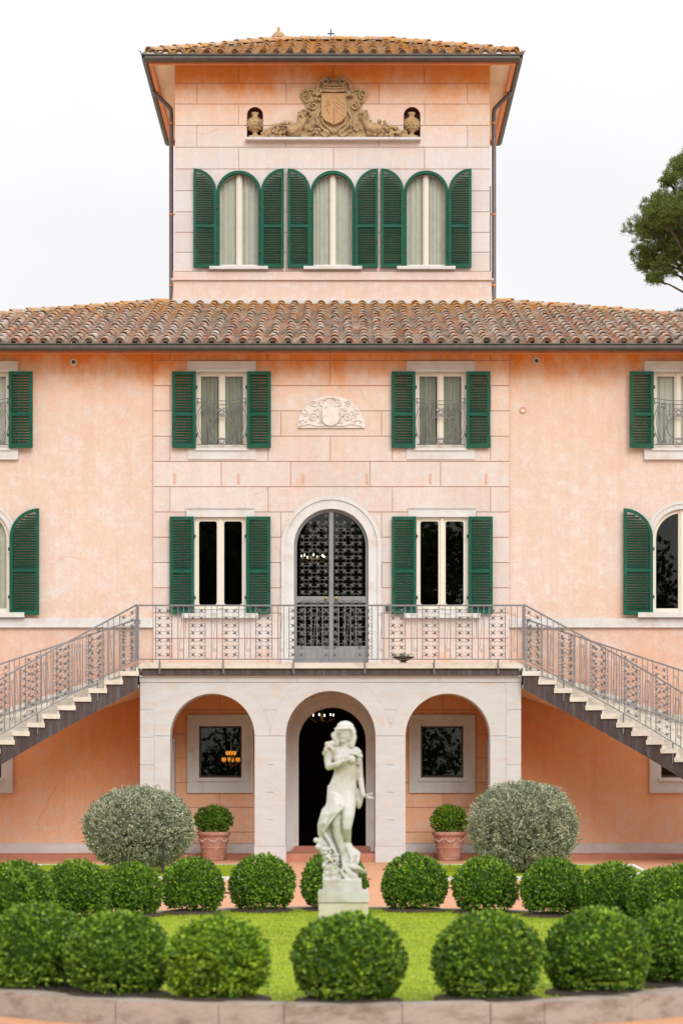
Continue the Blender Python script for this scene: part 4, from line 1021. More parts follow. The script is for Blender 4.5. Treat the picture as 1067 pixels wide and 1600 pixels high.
# ---- lit lamps indoors
def chandelier(name, c, label, n, rad, mat, br, top, warm=True):
    C_ = empty(name, c, label, 'chandelier'); m = MB(); m.tube([(c[0], c[1], c[2] - .12), (c[0], c[1], top)], .012, 6)
    m.lathe([(.01, -.14), (.05, -.08), (.03, -.02), (.045, .06), (.015, .12)], c, 10)
    for k in range(n):
        a = 2 * PI * k / n + .3; e = (c[0] + rad * math.cos(a), c[1] + rad * math.sin(a), c[2] + .02)
        m.tube([(c[0], c[1], c[2] - .06), (c[0] + rad * .5 * math.cos(a), c[1] + rad * .5 * math.sin(a), c[2] - .11), (e[0], e[1], c[2] - .05), e], .009, 5)
    m.build('chandelier_arms', 'brass', C_, smooth=True)
    for k in range(n):
        a = 2 * PI * k / n + .3; e = (c[0] + rad * math.cos(a), c[1] + rad * math.sin(a), c[2] + .02)
        if mat == 'bulb': MB().lathe([(.006, 0), (br * .55, .02), (br * .6, br), (br * .3, br * 2), (.003, br * 2.6)], e, 8).build('bulb', mat, C_, smooth=True)
        else: MB().lathe([(.02, -.01), (br * .8, -.03), (br, -.08), (br * 1.15, -.13)], e, 10).build('glass_shade', mat, C_, smooth=True)
chandelier('chandelier', (PX(489, 45.6), 5.6, PZ(872, 45.6)), 'lit chandelier hanging behind the glass of the balcony door', 7, .24, 'bulb', .019, 7.14)
chandelier('chandelier', (PX(503, 45.6), 5.6, PZ(1120, 45.6)), 'lit chandelier hanging inside the dark ground floor entrance', 6, .25, 'bulb', .017, 3.36)
lc = Vector((PX(361, 43.4), 3.4, PZ(1190, 43.4))); LA = empty('chandelier', lc, 'amber glass shaded lamp glowing behind the left portico window', 'chandelier')
m = MB().tube([lc + Vector((0, 0, -.05)), lc + Vector((0, 0, .3)), (lc.x, lc.y, 3.36)], .012, 6); shades = []
for n_, rad, dz in ((6, .165, .0), (4, .08, .13)):
    for k in range(n_):
        a = 2 * PI * k / n_ + .35; e = lc + Vector((rad * math.cos(a), rad * math.sin(a), dz)); shades.append(e)
        m.tube([lc + Vector((0, 0, dz - .06)), lc + Vector((rad * .6 * math.cos(a), rad * .6 * math.sin(a), dz - .09)), e], .008, 5)
m.build('chandelier_arms', 'brass', LA, smooth=True)
for e in shades: MB().lathe([(.010, -.005), (.022, .012), (.030, .04), (.026, .065), (.034, .078)], e, 10).build('glass_shade', 'lamp_shade', LA, smooth=True)
# bowl on the balcony edge
bx_, by_, bz_ = PX(630.5, 39.75), -.09, SLT; Bw = empty('planter_bowl', (bx_, by_, bz_), 'shallow dark bowl planted with succulents on the balcony edge', 'bowl')
MB().lathe([(.05, 0), (.07, .005), (.045, .025), (.12, .055), (.205, .10), (.215, .105), (.20, .108), (.10, .09), (.01, .085)], (bx_, by_, bz_), 20).build('bowl', 'copper', Bw, smooth=True)
def leaf_np(C, Dv, Nv, L, Wd):
    # diamond leaves: centres, axes, normals, lengths, widths
    Dv = Dv / np.linalg.norm(Dv, axis=1, keepdims=True); S = np.cross(Dv, Nv); S /= (np.linalg.norm(S, axis=1, keepdims=True) + 1e-9)
    L = L[:, None]; Wd = Wd[:, None]
    V_ = np.stack([C - Dv * L * .5, C + S * Wd * .5 + Dv * L * .05, C + Dv * L * .5, C - S * Wd * .5 + Dv * L * .05], 1).reshape(-1, 3)
    return V_
def quads_mesh(name, V_, mat, mat2=None, idx=None):
    n = len(V_) // 4; me = bpy.data.meshes.new(name); me.vertices.add(len(V_)); me.vertices.foreach_set('co', V_.astype(np.float32).ravel())
    me.loops.add(4 * n); me.loops.foreach_set('vertex_index', np.arange(4 * n, dtype=np.int32)); me.polygons.add(n)
    me.polygons.foreach_set('loop_start', np.arange(0, 4 * n, 4, dtype=np.int32))
    me.update(calc_edges=True); me.validate(); me.materials.append(M[mat])
    if mat2: me.materials.append(M[mat2]); me.polygons.foreach_set('material_index', idx.astype(np.int32))
    return me
nr = np.random.default_rng(4)
k = 60; C = np.stack([nr.normal(0, .09, k), nr.normal(0, .07, k), .11 + nr.random(k) * .05], 1)
me = quads_mesh('succulent', leaf_np(C, np.stack([nr.normal(0, .6, k), nr.normal(0, .6, k), np.ones(k)], 1), nr.normal(0, 1, (k, 3)), nr.uniform(.05, .1, k), nr.uniform(.015, .03, k)), 'grey_leaf')
mk('succulent', me, Bw)
# ================================================================== GARDEN
EX, EY, EA, EB = .2, -23.0, 3.65, 5.1
def ell(a, b, n=96): return [(EX + a * math.cos(2 * PI * k / n), EY + b * math.sin(2 * PI * k / n)) for k in range(n)]
tag(MB().prism(ell(EA - .12, EB - .12), -.05, .12, axis='z').build('lawn', 'turf'), kind='structure')
cb = tag(MB().prism(ell(EA - .01, EB - .01), -.05, .06, [ell(EA - .19, EB - .19)], axis='z').build('lawn_kerb', 'curb'), kind='structure')
n = 46; rk = random.Random(9)
ts = [2 * PI * (k + rk.uniform(-.22, .22)) / n for k in range(n)]
for k in range(n):
    t0, t1 = ts[k] + .0006, (ts[(k + 1) % n] + (2 * PI if k == n - 1 else 0)) - .0006; q = 5; out = []; dz = rk.uniform(-.004, .004); do = rk.uniform(-.006, .006)
    for j in range(q + 1): t = t0 + (t1 - t0) * j / q; out.append((EX + (EA + do) * math.cos(t), EY + (EB + do) * math.sin(t)))
    for j in range(q, -1, -1): t = t0 + (t1 - t0) * j / q; out.append((EX + (EA - .2) * math.cos(t), EY + (EB - .2) * math.sin(t)))
    MB().prism(out, -.02, .142 + dz, axis='z').build('kerb_stone', 'curb', cb)
def grass(name, pts, z, hgt, wd, label):
    n = len(pts); C = np.column_stack([pts, np.full(n, z)]); h = nr.uniform(.6, 1.25, n) * hgt
    D_ = np.stack([nr.normal(0, .38, n), nr.normal(0, .38, n), np.ones(n)], 1); N_ = np.stack([nr.normal(0, 1, n), nr.normal(0, 1, n), np.zeros(n)], 1)
    Dn = D_ / np.linalg.norm(D_, axis=1, keepdims=True)
    me = quads_mesh(name, leaf_np(C + Dn * (h * .42)[:, None], D_, N_, h, nr.uniform(.6, 1.3, n) * wd), 'grass')
    return tag(mk(name, me), label, 'grass', kind='stuff')
n = 80000; u = nr.random(n) ** .5; a = nr.random(n) * 2 * PI
grass('grass', np.stack([EX + (EA - .2) * u * np.cos(a), EY + (EB - .2) * u * np.sin(a)], 1), .118, .023, .0065, 'bright green mown grass of the oval lawn round the statue')
for s in (-1, 1):
    # grass bed with pale edging before each side of the portico
    x0, x1 = 1.3, 4.9; ya, yb = -8.0, -2.7
    def bed(e):
        p = [(x0 - e, ya - e), (3.6, ya - e), (4.3, ya + .5 - e), (x1 + e, ya + 1.8), (x1 + e + .25, yb + e), (x0 - e, yb + e)]
        return [(s * x, y) for x, y in p]
    bd = tag(MB().prism(bed(0), -.05, .03, axis='z').build('grass_bed', 'turf'), kind='structure')
    MB().prism(bed(.07), -.05, .055, [bed(-.002)], axis='z').build('bed_edging', 'whitestone', bd)
    n = 26000; p = np.stack([s * nr.uniform(x0, x1, n), nr.uniform(ya, yb, n)], 1); ok = ~((np.abs(p[:, 0]) > 3.6) & (p[:, 1] < ya + (np.abs(p[:, 0]) - 3.6) * 1.35 + .1))
    grass('grass', p[ok], .028, .04, .008, ('short grass of the bed under the left silvery shrub', 'short grass of the bed under the right silvery shrub')[s > 0])
# ---- clipped shrubs
def dirs(n): v = nr.normal(0, 1, (n, 3)); return v / np.linalg.norm(v, axis=1, keepdims=True)
def lump(v, f, amp, seed):
    return np.array([1 + amp * noise.noise(Vector(p) * f + Vector((seed * 7.1, seed * 3.3, 0))) + amp * .6 * noise.noise(Vector(p) * f * 2.7 + Vector((seed, 9, seed * 2))) for p in v])
def shrub_mesh(name, n, r, squash, L, Wd, mat, seed, depth=.16, tuft=0.0, zmin=-.72, outw=.9, lum=.05, per=9, spread=.05, mat2=None):
    # leaves sit in small sprigs, so that dark gaps open between them
    k = n // per; v = dirs(int(k * 1.4)); v = v[v[:, 2] > zmin][:k]; k = len(v)
    rad = lump(v, 1.6, lum, seed) * (1 - depth * np.abs(nr.normal(0, .55, k)).clip(0, 1.7))
    st = nr.random(k) < tuft; rad[st] *= nr.uniform(1.0, 1.08, st.sum())
    tz = v * outw + nr.normal(0, .35, (k, 3)) + np.array([0, 0, .3])
    C0 = np.repeat(v * rad[:, None] * r * np.array([1, 1, squash]), per, 0); T0 = np.repeat(tz, per, 0); n = k * per
    T0 /= np.linalg.norm(T0, axis=1, keepdims=True); along = nr.uniform(-1, 1, n)[:, None]
    C = C0 + T0 * along * spread * r + nr.normal(0, spread * r * .28, (n, 3))
    D_ = T0 * .7 + nr.normal(0, .55, (n, 3)); N_ = T0 * .5 + nr.normal(0, .6, (n, 3))
    new = np.repeat(nr.random(k) < np.clip(.06 + .62 * v[:, 2] ** 2 * (v[:, 2] > 0), 0, .7), per)   # young shoots, massed on top so their paler colour stands in for top light
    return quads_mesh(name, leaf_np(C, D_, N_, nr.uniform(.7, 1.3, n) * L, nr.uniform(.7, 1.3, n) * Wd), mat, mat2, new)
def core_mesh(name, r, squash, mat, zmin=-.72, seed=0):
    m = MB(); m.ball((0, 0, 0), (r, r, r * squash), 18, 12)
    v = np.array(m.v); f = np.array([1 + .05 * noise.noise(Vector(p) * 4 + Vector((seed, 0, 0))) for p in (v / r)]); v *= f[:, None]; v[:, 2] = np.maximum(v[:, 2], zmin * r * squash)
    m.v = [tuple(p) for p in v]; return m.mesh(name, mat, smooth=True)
BALLS = [shrub_mesh('foliage', 16200, .33, .93, .0255, .0155, 'box', k, depth=.14, tuft=.04, spread=.045, mat2='box_fresh_toplit') for k in range(3)] 
BALLF = [shrub_mesh('foliage', 12600, .325, .93, .034, .0155, 'box_fresh_toplit', 10 + k, depth=.24, tuft=.10, outw=1.3, spread=.075) for k in range(2)]
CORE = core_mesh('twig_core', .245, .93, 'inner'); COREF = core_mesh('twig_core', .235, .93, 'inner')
STEM = MB().tube([(0, 0, -.34), (.005, 0, -.2), (0, .004, 0)], [.022, .018, .012], 7).mesh('stem', 'bark')
RA, RB = EA - .37, EB - .40
def ring_pt(px, near):
    k_ = (px - CX) / F; A = (k_ / RA) ** 2 + 1 / RB ** 2; B_ = -2 * 17 / RB ** 2; Cc = 289 / RB ** 2 - 1
    d = math.sqrt(max(0, B_ * B_ - 4 * A * Cc)); D = (-B_ + (-d if near else d)) / (2 * A); return CAMX + k_ * D, D + CAMY
rb = random.Random(21); rb2 = random.Random(77)
BOUNCE_DISC = MB().lathe([(.34, -.02), (.33, .018), (.24, .034), (.10, .045), (.01, .047)], (0, 0, 0), 18).mesh('bounce_blocker_disc', 'soil')  # dark discs added under the balls to cut light bouncing off the lawn
def boxball(x, y, label, mesh, core, scale, group):
    o = empty('boxwood_ball', (x, y, .12), label, 'shrub', group); h = .255 * scale[2]
    for nm, me in (('foliage', mesh), ('twig_core', core), ('stem', STEM)):
        c = bpy.data.objects.new(nm, me); COL.objects.link(c); c.parent = o; c.location = (0, 0, h)
        c.scale = scale
        if nm == 'stem': e_ = bpy.data.objects.new('bounce_blocker_disc', BOUNCE_DISC); COL.objects.link(e_); e_.parent = o; e_.scale = (.93, .93, 1)
        if nm != 'stem': c.rotation_euler = (rb2.uniform(-.09, .09), rb2.uniform(-.09, .09), rz); c.scale = (scale[0] * rb2.uniform(.97, 1.02), scale[1] * rb2.uniform(.97, 1.02), scale[2] * rb2.uniform(.98, 1.02))
    return o
words = ['first', 'second', 'third', 'fourth', 'fifth', 'sixth', 'seventh']
near = [(545, 0, 'clipped boxwood ball at the front kerb, directly before the statue', 1.0, 0), (340, 1, 'yellowish fresh-leaved boxwood ball, first left of the centre in the front row', .94, 1),
        (184, 0, 'dark boxwood ball, second left of the centre in the front row', .98, 2), (57, 0, 'boxwood ball, third left of the centre in the front row', 1.0, 0), 
        (762, 0, 'dark boxwood ball, first right of the centre in the front row', .985, 1), (932, 0, 'boxwood ball, second right of the centre in the front row', 1.0, 2), (1062, 0, 'boxwood ball at the right frame edge, third right in the front row', 1.0, 0)]
for px, fresh, lab, sc, vi in near:
    x, y = ring_pt(px, True); rz = rb.uniform(0, 6.28)
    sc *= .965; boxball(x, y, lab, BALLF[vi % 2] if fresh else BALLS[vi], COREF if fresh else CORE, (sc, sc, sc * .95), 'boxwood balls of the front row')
far = [(30, .98, 'boxwood ball at the left frame edge of the back row'), (120, 1.0, 'boxwood ball, fourth left of the statue in the back row'), (206, .90, 'boxwood ball, third left of the statue in the back row'),
       (302, .93, 'boxwood ball, second left of the statue in the back row'), (410, 1.0, 'boxwood ball, first left of the statue in the back row'), (522, 1.02, 'boxwood ball half hidden behind the statue pedestal'),
       (647, .97, 'boxwood ball, first right of the statue in the back row'), (757, .97, 'boxwood ball, second right of the statue in the back row'), (865, .98, 'boxwood ball, third right of the statue in the back row'),
       (955, .92, 'boxwood ball, fourth right of the statue in the back row'), (1032, .9, 'boxwood ball, fifth right of the statue in the back row')]
for i, (px, sc, lab) in enumerate(far):
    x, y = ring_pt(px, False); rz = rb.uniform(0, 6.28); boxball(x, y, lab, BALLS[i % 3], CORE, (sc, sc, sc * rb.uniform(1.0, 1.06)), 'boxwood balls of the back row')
# the ring goes on along both flanks of the lawn
flank = [(-1, 24, 'left'), (-1, 2, 'left'), (-1, -20, 'left'), (-1, -36, 'left'), (1, 24, 'right'), (1, 4, 'right'), (1, -16, 'right'), (1, -32, 'right')]
for s, a, nm in flank:
    a = R(a); rz = rb.uniform(0, 6.28); q = {24: 'rearmost', 2: 'second from the back', 4: 'second from the back', -20: 'third from the back', -16: 'third from the back', -36: 'frontmost', -32: 'frontmost'}[round(math.degrees(a))]
    boxball(EX + s * RA * math.cos(a), EY + RB * math.sin(a), f'boxwood ball on the {nm} lawn flank, {q}', BALLS[rb.randrange(3)], CORE, (1, 1, 1), 'boxwood balls along the lawn flanks')
# ---- silvery shrubs
for s, px, lab in ((-1, 218, 'large rounded silvery green shrub left of the portico'), (1, 817, 'large rounded silvery green shrub right of the portico')):
    D = 33.7; x = PX(px, D); y = D + CAMY; zc = .03 + (.70 if s < 0 else .71); B_ = empty('silvery_shrub', (x, y, .03), lab, 'shrub', 'silvery shrubs before the house')
    me = shrub_mesh('foliage', 46000, .845, .76 if s < 0 else .86, .050, .0145, 'grey_leaf', 30 + s, depth=.17, tuft=.10, zmin=-.93, outw=1.1, lum=.06, per=8, spread=.045)
    mk('foliage', me, B_, (x, y, zc)); mk('twig_core', core_mesh('twig_core', .60, .76, 'inner_grey', -.9, s), B_, (x, y, zc))
    m = MB()
    for k in range(5): a = k * 1.3; m.tube([(x + .05 * math.cos(a), y + .05 * math.sin(a), 0), (x + .15 * math.cos(a), y + .15 * math.sin(a), .3), (x + .35 * math.cos(a), y + .3 * math.sin(a), .6)], [.03, .024, .015], 6)
    m.build('stem', 'bark', B_)
    if s < 0: MB().tube([(PX(255.5, 33), -7.0, 0), (PX(255.5, 33), -6.98, .62)], .017, 6).build('support_stake', 'black', B_)
# ---- potted topiary
for s, px, lab in ((-1, 334, 'terracotta pot with clipped green bush in front of the left portico arch'), (1, 701.5, 'terracotta pot with clipped green bush in front of the right portico arch')):
    D = 41.15; x = PX(px, D); y = D + CAMY; T_ = empty('potted_bush', (x, y, 0), lab, 'potted plant', 'potted bushes under the portico arches')
    MB().lathe([(.20, 0), (.215, .012), (.215, .05), (.22, .06), (.245, .22), (.258, .225), (.258, .25), (.25, .258), (.285, .46), (.315, .47), (.322, .50), (.315, .53), (.30, .54), (.275, .535), (.265, .49), (.01, .485)], (x, y, 0), 28).build('pot', 'pot', T_, smooth=False)
    m = MB()
    for k in range(7):
        a0 = 2 * PI * k / 7 + .25
        for j in range(9):
            a = a0 + (j - 4) * .085; zz = .40 - .045 * math.sin(PI * j / 8); rr = .25 + (zz - .258) * .17
            m.ball((x + rr * math.cos(a), y + rr * math.sin(a), zz), (.018, .018, .02 + .008 * math.sin(PI * j / 8)), 6, 4)
    m.build('festoon', 'potrelief', T_, smooth=True); MB().lathe([(.262, .49), (.262, .515), (.01, .52)], (x, y, 0), 20).build('soil', 'soil', T_)
    me = shrub_mesh('foliage', 9000, .37, .78, .032, .018, 'box_fresh_toplit' if s > 0 else 'box', 40 + s, depth=.2, tuft=.05, zmin=-.85)
    mk('foliage', me, T_, (x, y, .76)); mk('twig_core', core_mesh('twig_core', .275, .78, 'inner', -.85, s), T_, (x, y, .76)); MB().tube([(x, y, .5), (x, y, .75)], .025, 7).build('stem', 'bark', T_)
# ================================================================== STATUE
DS = 17.0
def sp(px, py, dy=0.0): return Vector((PX(px, DS), DS + CAMY + dy, PZ(py, DS)))
ST = empty('marble_statue', (PX(537, DS), DS + CAMY, PZ(1391, DS)), 'white marble statue of a draped woman standing on the lawn pedestal', 'statue')
def c6(zx, zy, dy=0.0): return sp(470 + zx / 7.621, 1110 + zy / 7.621, dy)
def c7(zx, zy, dy=0.0): return sp(470 + zx / 7.621, 1250 + zy / 7.621, dy)
Z1 = 1 / 7.621 * DS / F         # metres per crop pixel
b = MB()
def el(p, rx, ry, rz, rot=None): b.ball(p, (rx * Z1, ry * Z1, rz * Z1), 16, 10, Matrix.Rotation(rot, 3, 'Y') if rot else None)
def lm(pts, rs, seg=12): b.chain(pts, [r * Z1 for r in rs], seg)
# head, neck, hair
el(c6(512, 290, 0), 78, 92, 100, .06); el(c6(505, 345, -.005), 60, 70, 62); el(c6(498, 385, -.012), 26, 30, 22)
el(c6(497, 308, -.058), 9, 16, 26); el(c6(496, 326, -.062), 12, 13, 10)            # nose
el(c6(497, 365, -.058), 24, 12, 7); el(c6(497, 376, -.057), 19, 12, 7)               # lips
for s in (-1, 1): el(c6(500 + s * 34, 270, -.050), 28, 12, 6, .1 * s); el(c6(500 + s * 32, 288, -.046), 13, 9, 6)
lm([c6(520, 400, .01), c6(525, 470, .015)], [52, 62])
el(c6(530, 205, .014), 106, 112, 82, .05)
lm([c6(436, 235, -.03), c6(405, 320, -.02), c6(425, 400, -.01)], [26, 34, 34]); lm([c6(618, 235, -.03), c6(634, 320, -.02), c6(606, 420, -.015)], [24, 32, 34]); lm([c6(470, 250, .05), c6(530, 380, .06), c6(530, 470, .05)], [60, 70, 60])
for k in range(11):
    a = R(-100 + k * 20); p = c6(522 + 108 * math.sin(a), 226 - 8 * math.cos(a * .5), 0); p.y += (.018 - 118 * Z1 * math.cos(a)) ; el(p, 20, 20, 15)
for (x, y, r, dy) in ((395, 285, 40, .01), (410, 330, 38, .01), (400, 380, 42, .0), (355, 410, 44, -.005), (318, 420, 46, -.005), (300, 470, 44, -.005), (285, 505, 36, -.0), (620, 300, 34, .0), (612, 350, 36, .0), (590, 395, 36, -.01), (608, 415, 34, .0), (640, 250, 20, .0)):
    for k in range(3): el(c6(x + rb.uniform(-10, 10), y + rb.uniform(-12, 12), dy + rb.uniform(-.012, .012)), r * rb.uniform(.6, .85), r * .8, r * rb.uniform(.7, .95))
lm([c6(560, 215, -.10), c6(500, 225, -.108), c6(430, 228, -.08)], [14, 16, 14])
# trunk
def loft(secs, seg=20):
    vs = []; fs = []
    for (zy, xc, hw, dy, hd) in secs:
        c_ = c6(xc, zy, dy)
        for k in range(seg): a = 2 * PI * k / seg; vs.append((c_.x + hw * Z1 * math.cos(a), c_.y + hd * Z1 * math.sin(a), c_.z))
    for j in range(len(secs) - 1):
        for k in range(seg): k2 = (k + 1) % seg; fs.append((j * seg + k, j * seg + k2, (j + 1) * seg + k2, (j + 1) * seg + k))
    fs += [tuple(range(seg - 1, -1, -1)), tuple((len(secs) - 1) * seg + k for k in range(seg))]; b.add(vs, fs)
loft([(440, 522, 62, .018, 58), (468, 520, 110, .02, 76), (500, 520, 150, .02, 90), (560, 524, 148, .016, 98), (630, 528, 140, .013, 94), (700, 530, 134, .012, 88), (755, 527, 136, .012, 86), (810, 516, 146, .012, 90), (870, 502, 158, .012, 96), (930, 491, 169, .013, 102), (990, 485, 174, .014, 106), (1050, 483, 172, .014, 104), (1110, 482, 166, .01, 98), (1150, 482, 150, .01, 90)])
lm([c6(340, 470, .02), c6(520, 475, .02), c6(650, 490, .02)], [58, 60, 58])
el(c6(602, 588, -.055), 52, 50, 50); el(c6(440, 575, -.055), 52, 50, 50); el(c6(490, 830, -.058), 10, 6, 10)
# arm folded to the breast, arm hanging down
lm([c6(335, 490, .015), c6(325, 590, -.005), c6(332, 672, -.035)], [58, 50, 42]); lm([c6(332, 672, -.035), c6(430, 648, -.09), c6(508, 604, -.105)], [42, 38, 27])
el(c6(528, 592, -.11), 36, 18, 22, -.4)
for k in range(4): lm([c6(540, 580 + k * 9, -.115), c6(568, 566 + k * 9, -.118), c6(590 - k * 3, 562 + k * 10, -.108)], [9, 8.5, 6], 7)
lm([c6(525, 575, -.118), c6(545, 555, -.125), c6(562, 545, -.12)], [10, 8.5, 6], 7)
lm([c6(665, 500, .02), c6(690, 640, .03), c6(706, 800, .025)], [56, 46, 38]); lm([c6(706, 800, .025), c6(722, 900, -.0), c6(742, 1000, -.03)], [38, 34, 24])
el(c6(778, 1024, -.04), 46, 32, 20, .35)
for k in range(4): lm([c6(800, 1022 + k * 7, -.03 - k * .010), c6(838, 1036 + k * 3, -.03 - k * .011), c6(872 - abs(k - 1) * 7, 1052 - k * 2, -.03 - k * .010)], [12.5, 11.5, 9], 7)
lm([c6(775, 1008, -.06), c6(815, 994, -.068), c6(850, 990, -.068)], [12, 11, 9], 7)
# drapery on the shoulder and behind the hip
for (x, y, r) in ((690, 500, 34), (704, 545, 34), (692, 590, 30), (686, 630, 24), (650, 520, 30)): el(c6(x, y, -.02), r, r * 1.1, r)
lm([c6(600, 515, -.06), c6(660, 520, -.05), c6(705, 560, -.03)], [14, 18, 18]); lm([c6(385, 470, -.06), c6(350, 430, -.04), c6(300, 450, -.02)], [16, 20, 22])
lm([c6(690, 640, .03), c6(672, 720, .05), c6(640, 820, .06), c6(640, 940, .06)], [22, 24, 26, 30]); lm([c6(668, 960, .05), c6(700, 1030, .05), c6(700, 1090, .04)], [36, 46, 38]); lm([c7(685, 0, .04), c7(692, 50, .03), c7(690, 80, .03)], [42, 36, 26])
# legs
lm([c6(556, 1010, .0), c7(568, 60, -.04), c7(558, 200, -.085), c7(548, 318, -.10)], [94, 88, 76, 58]); lm([c7(548, 318, -.10), c7(552, 420, -.03), c7(566, 520, .04)], [56, 46, 30])
lm([c6(420, 1040, .01), c7(425, 120, -.02), c7(425, 290, -.05)], [98, 86, 60]); lm([c7(425, 290, -.05), c7(440, 400, -.03), c7(470, 520, -.015), c7(502, 680, -.02)], [58, 60, 50, 30]); lm([c7(502, 690, -.02), c7(510, 760, -.05), c7(512, 815, -.085)], [32, 30, 20])
for k in range(4): lm([c7(494 + k * 12, 800, -.075), c7(492 + k * 13, 826, -.095)], [10, 8], 7)
# skirt wrapped over the left side, its edge falling diagonally
for k in range(15):
    t = k / 14.; x0 = 330 + t * 150; lm([c6(x0, 900 + 90 * t, -.058 * math.sin(PI * (.12 + .5 * t)) + .02), c7(325 + t * 165, 40 + 20 * t, -.115 * math.sin(PI * (.08 + .52 * t)) + .02), c7(258 + t * 205, 190 - 60 * t, -.13 * math.sin(PI * (.08 + .52 * t)) + .02)], [12, 22, 20], 8)
for k in range(9):
    t = k / 8.; lm([c7(258 + t * 110, 180 - 10 * t, -.02 - .085 * math.sin(PI * (.08 + .46 * t)) + .02), c7(222 + t * 70, 300 - 30 * t, -.02 - .07 * t), c7(222 + t * 45, 400 - 20 * t, -.04 * t), c7(250 + 30 * t, 470, 0)], [30, 26, 22, 20], 8)
lm([c7(505, 75, -.125), c7(400, 190, -.125), c7(330, 285, -.11), c7(272, 375, -.07)], [13, 14, 14, 16])
for k in range(8):   # narrow folds of the skirt
    t = k / 7.; lm([c6(345 + t * 120, 960 + 60 * t, -.075 * math.sin(PI * (.14 + .5 * t)) + .006), c7(335 + t * 130, 50, -.128 * math.sin(PI * (.10 + .5 * t)) + .008), c7(275 + t * 165, 185 - 50 * t, -.142 * math.sin(PI * (.10 + .5 * t)) + .008), c7(238 + t * 120, 290 - 60 * t, -.10 * math.sin(PI * (.12 + .4 * t)))], [5, 9, 9, 7], 7)
for k in range(6):
    t = k / 5.; lm([c7(530 + 20 * t, 500 + 20 * t, .0), c7(560 + 70 * t, 600 + 10 * t, -.03), c7(590 + 90 * t, 690 - 45 * t, -.055)], [7, 9, 7], 7)
lm([c7(330, 160, .03), c7(300, 300, .05), c7(330, 480, .05), c7(420, 680, .05)], [95, 90, 90, 90])
lm([c7(290, 400, -.05), c7(350, 500, -.06), c7(400, 600, -.06), c7(440, 720, -.06)], [26, 24, 22, 20])
# drapery sweeping down to the right
for k in range(8):
    t = k / 7.; lm([c7(520 + 30 * t, 450 + 30 * t, .05 - .02 * t), c7(540 + 60 * t, 560 + 15 * t, .02 - .03 * math.sin(7 * t)), c7(560 + 125 * t, 680 - 45 * t, -.02 + .02 * math.sin(9 * t)), c7(545 + 130 * t, 780 - 60 * t + 20 * math.sin(8 * t), -.05 + .02 * math.cos(9 * t))], [26, 30, 26, 20], 8)
for k in range(6):
    t = k / 5.; lm([c7(520 + 110 * t, 780 - 10 * t, -.06), c7(590 + 110 * t, 800 + 10 * t, -.07 + .03 * math.sin(11 * t)), c7(640 + 150 * t, 860 + 8 * t, -.06 + .05 * t)], [24, 24, 9], 8)
lm([c7(470, 830, -.10), c7(520, 900, -.11), c7(600, 970, -.10), c7(670, 1020, -.09), c7(705, 1075, -.07)], [20, 24, 24, 20, 12])
lm([c7(560, 850, -.08), c7(620, 900, -.09), c7(680, 980, -.07), c7(715, 1075, -.03)], [40, 46, 44, 24])
# rock with leaves and plinth
for (x, y, r, dy) in ((185, 480, 36, 0), (240, 500, 52, .0), (215, 560, 44, -.02), (290, 520, 56, 0), (290, 610, 66, -.01), (350, 590, 50, -.02), (330, 690, 70, -.02), (400, 700, 60, -.02), (310, 780, 62, -.02), (390, 790, 66, -.04), (330, 860, 64, -.03), (420, 870, 66, -.05), (300, 910, 46, -.04), (390, 930, 44, -.07), (470, 910, 48, -.06), (540, 820, 80, .03), (600, 900, 86, .03), (480, 640, 90, .07), (540, 680, 90, .07)):
    el(c7(x, y, dy), r, r * 1.15, r * .95)
for k in range(70):
    t = rb.random(); x = 265 + rb.random() * 210; y = 560 + t * 380; x = x if y > 640 else 200 + rb.random() * 180
    el(c7(x, y, -.075 + rb.uniform(-.02, .02)), rb.uniform(16, 30), 18, rb.uniform(10, 20), rb.uniform(0, 3))
b.prism([(c7(262, 0)[0], DS + CAMY - .15), (c7(262, 0)[0], DS + CAMY + .14), (c7(722, 0)[0], DS + CAMY + .14), (c7(722, 0)[0], DS + CAMY - .15)], c7(0, 1082)[2], c7(0, 935)[2], axis='z')
tmp = mk('statue_figure', b.mesh('statue_figure', 'marble', W[ST]), ST)
md = tmp.modifiers.new('r', 'REMESH'); md.mode = 'VOXEL'; md.voxel_size = .0042; md.use_smooth_shade = True
ms = tmp.modifiers.new('s', 'SMOOTH'); ms.factor = .5; ms.iterations = 2
bpy.context.view_layer.update(); dg = bpy.context.evaluated_depsgraph_get(); me = bpy.data.meshes.new_from_object(tmp.evaluated_get(dg)); tmp.modifiers.clear(); tmp.data = me
if not me.materials: me.materials.append(M['marble'])
PD = empty('statue_pedestal', (PX(536.5, DS), DS + CAMY, .12), 'square pale stone pedestal carrying the marble statue', 'pedestal')
def pblock(hw, za, zb, mat, nm):
    m = MB(); x, y = PX(536.5, DS), DS + CAMY; e = .008
    m.prism([(x - hw, y - hw), (x - hw, y + hw), (x + hw, y + hw), (x + hw, y - hw)], za, zb - e, axis='z')
    m.prism([(x - hw + e, y - hw + e), (x - hw + e, y + hw - e), (x + hw - e, y + hw - e), (x + hw - e, y - hw + e)], zb - e - .001, zb, axis='z'); m.build(nm, mat, PD)
zc = PZ(1391, DS); pblock(.196, PZ(1408, DS), zc, 'marble', 'cap_block'); pblock(.192, .10, PZ(1408.6, DS), 'pedestal', 'base_block')
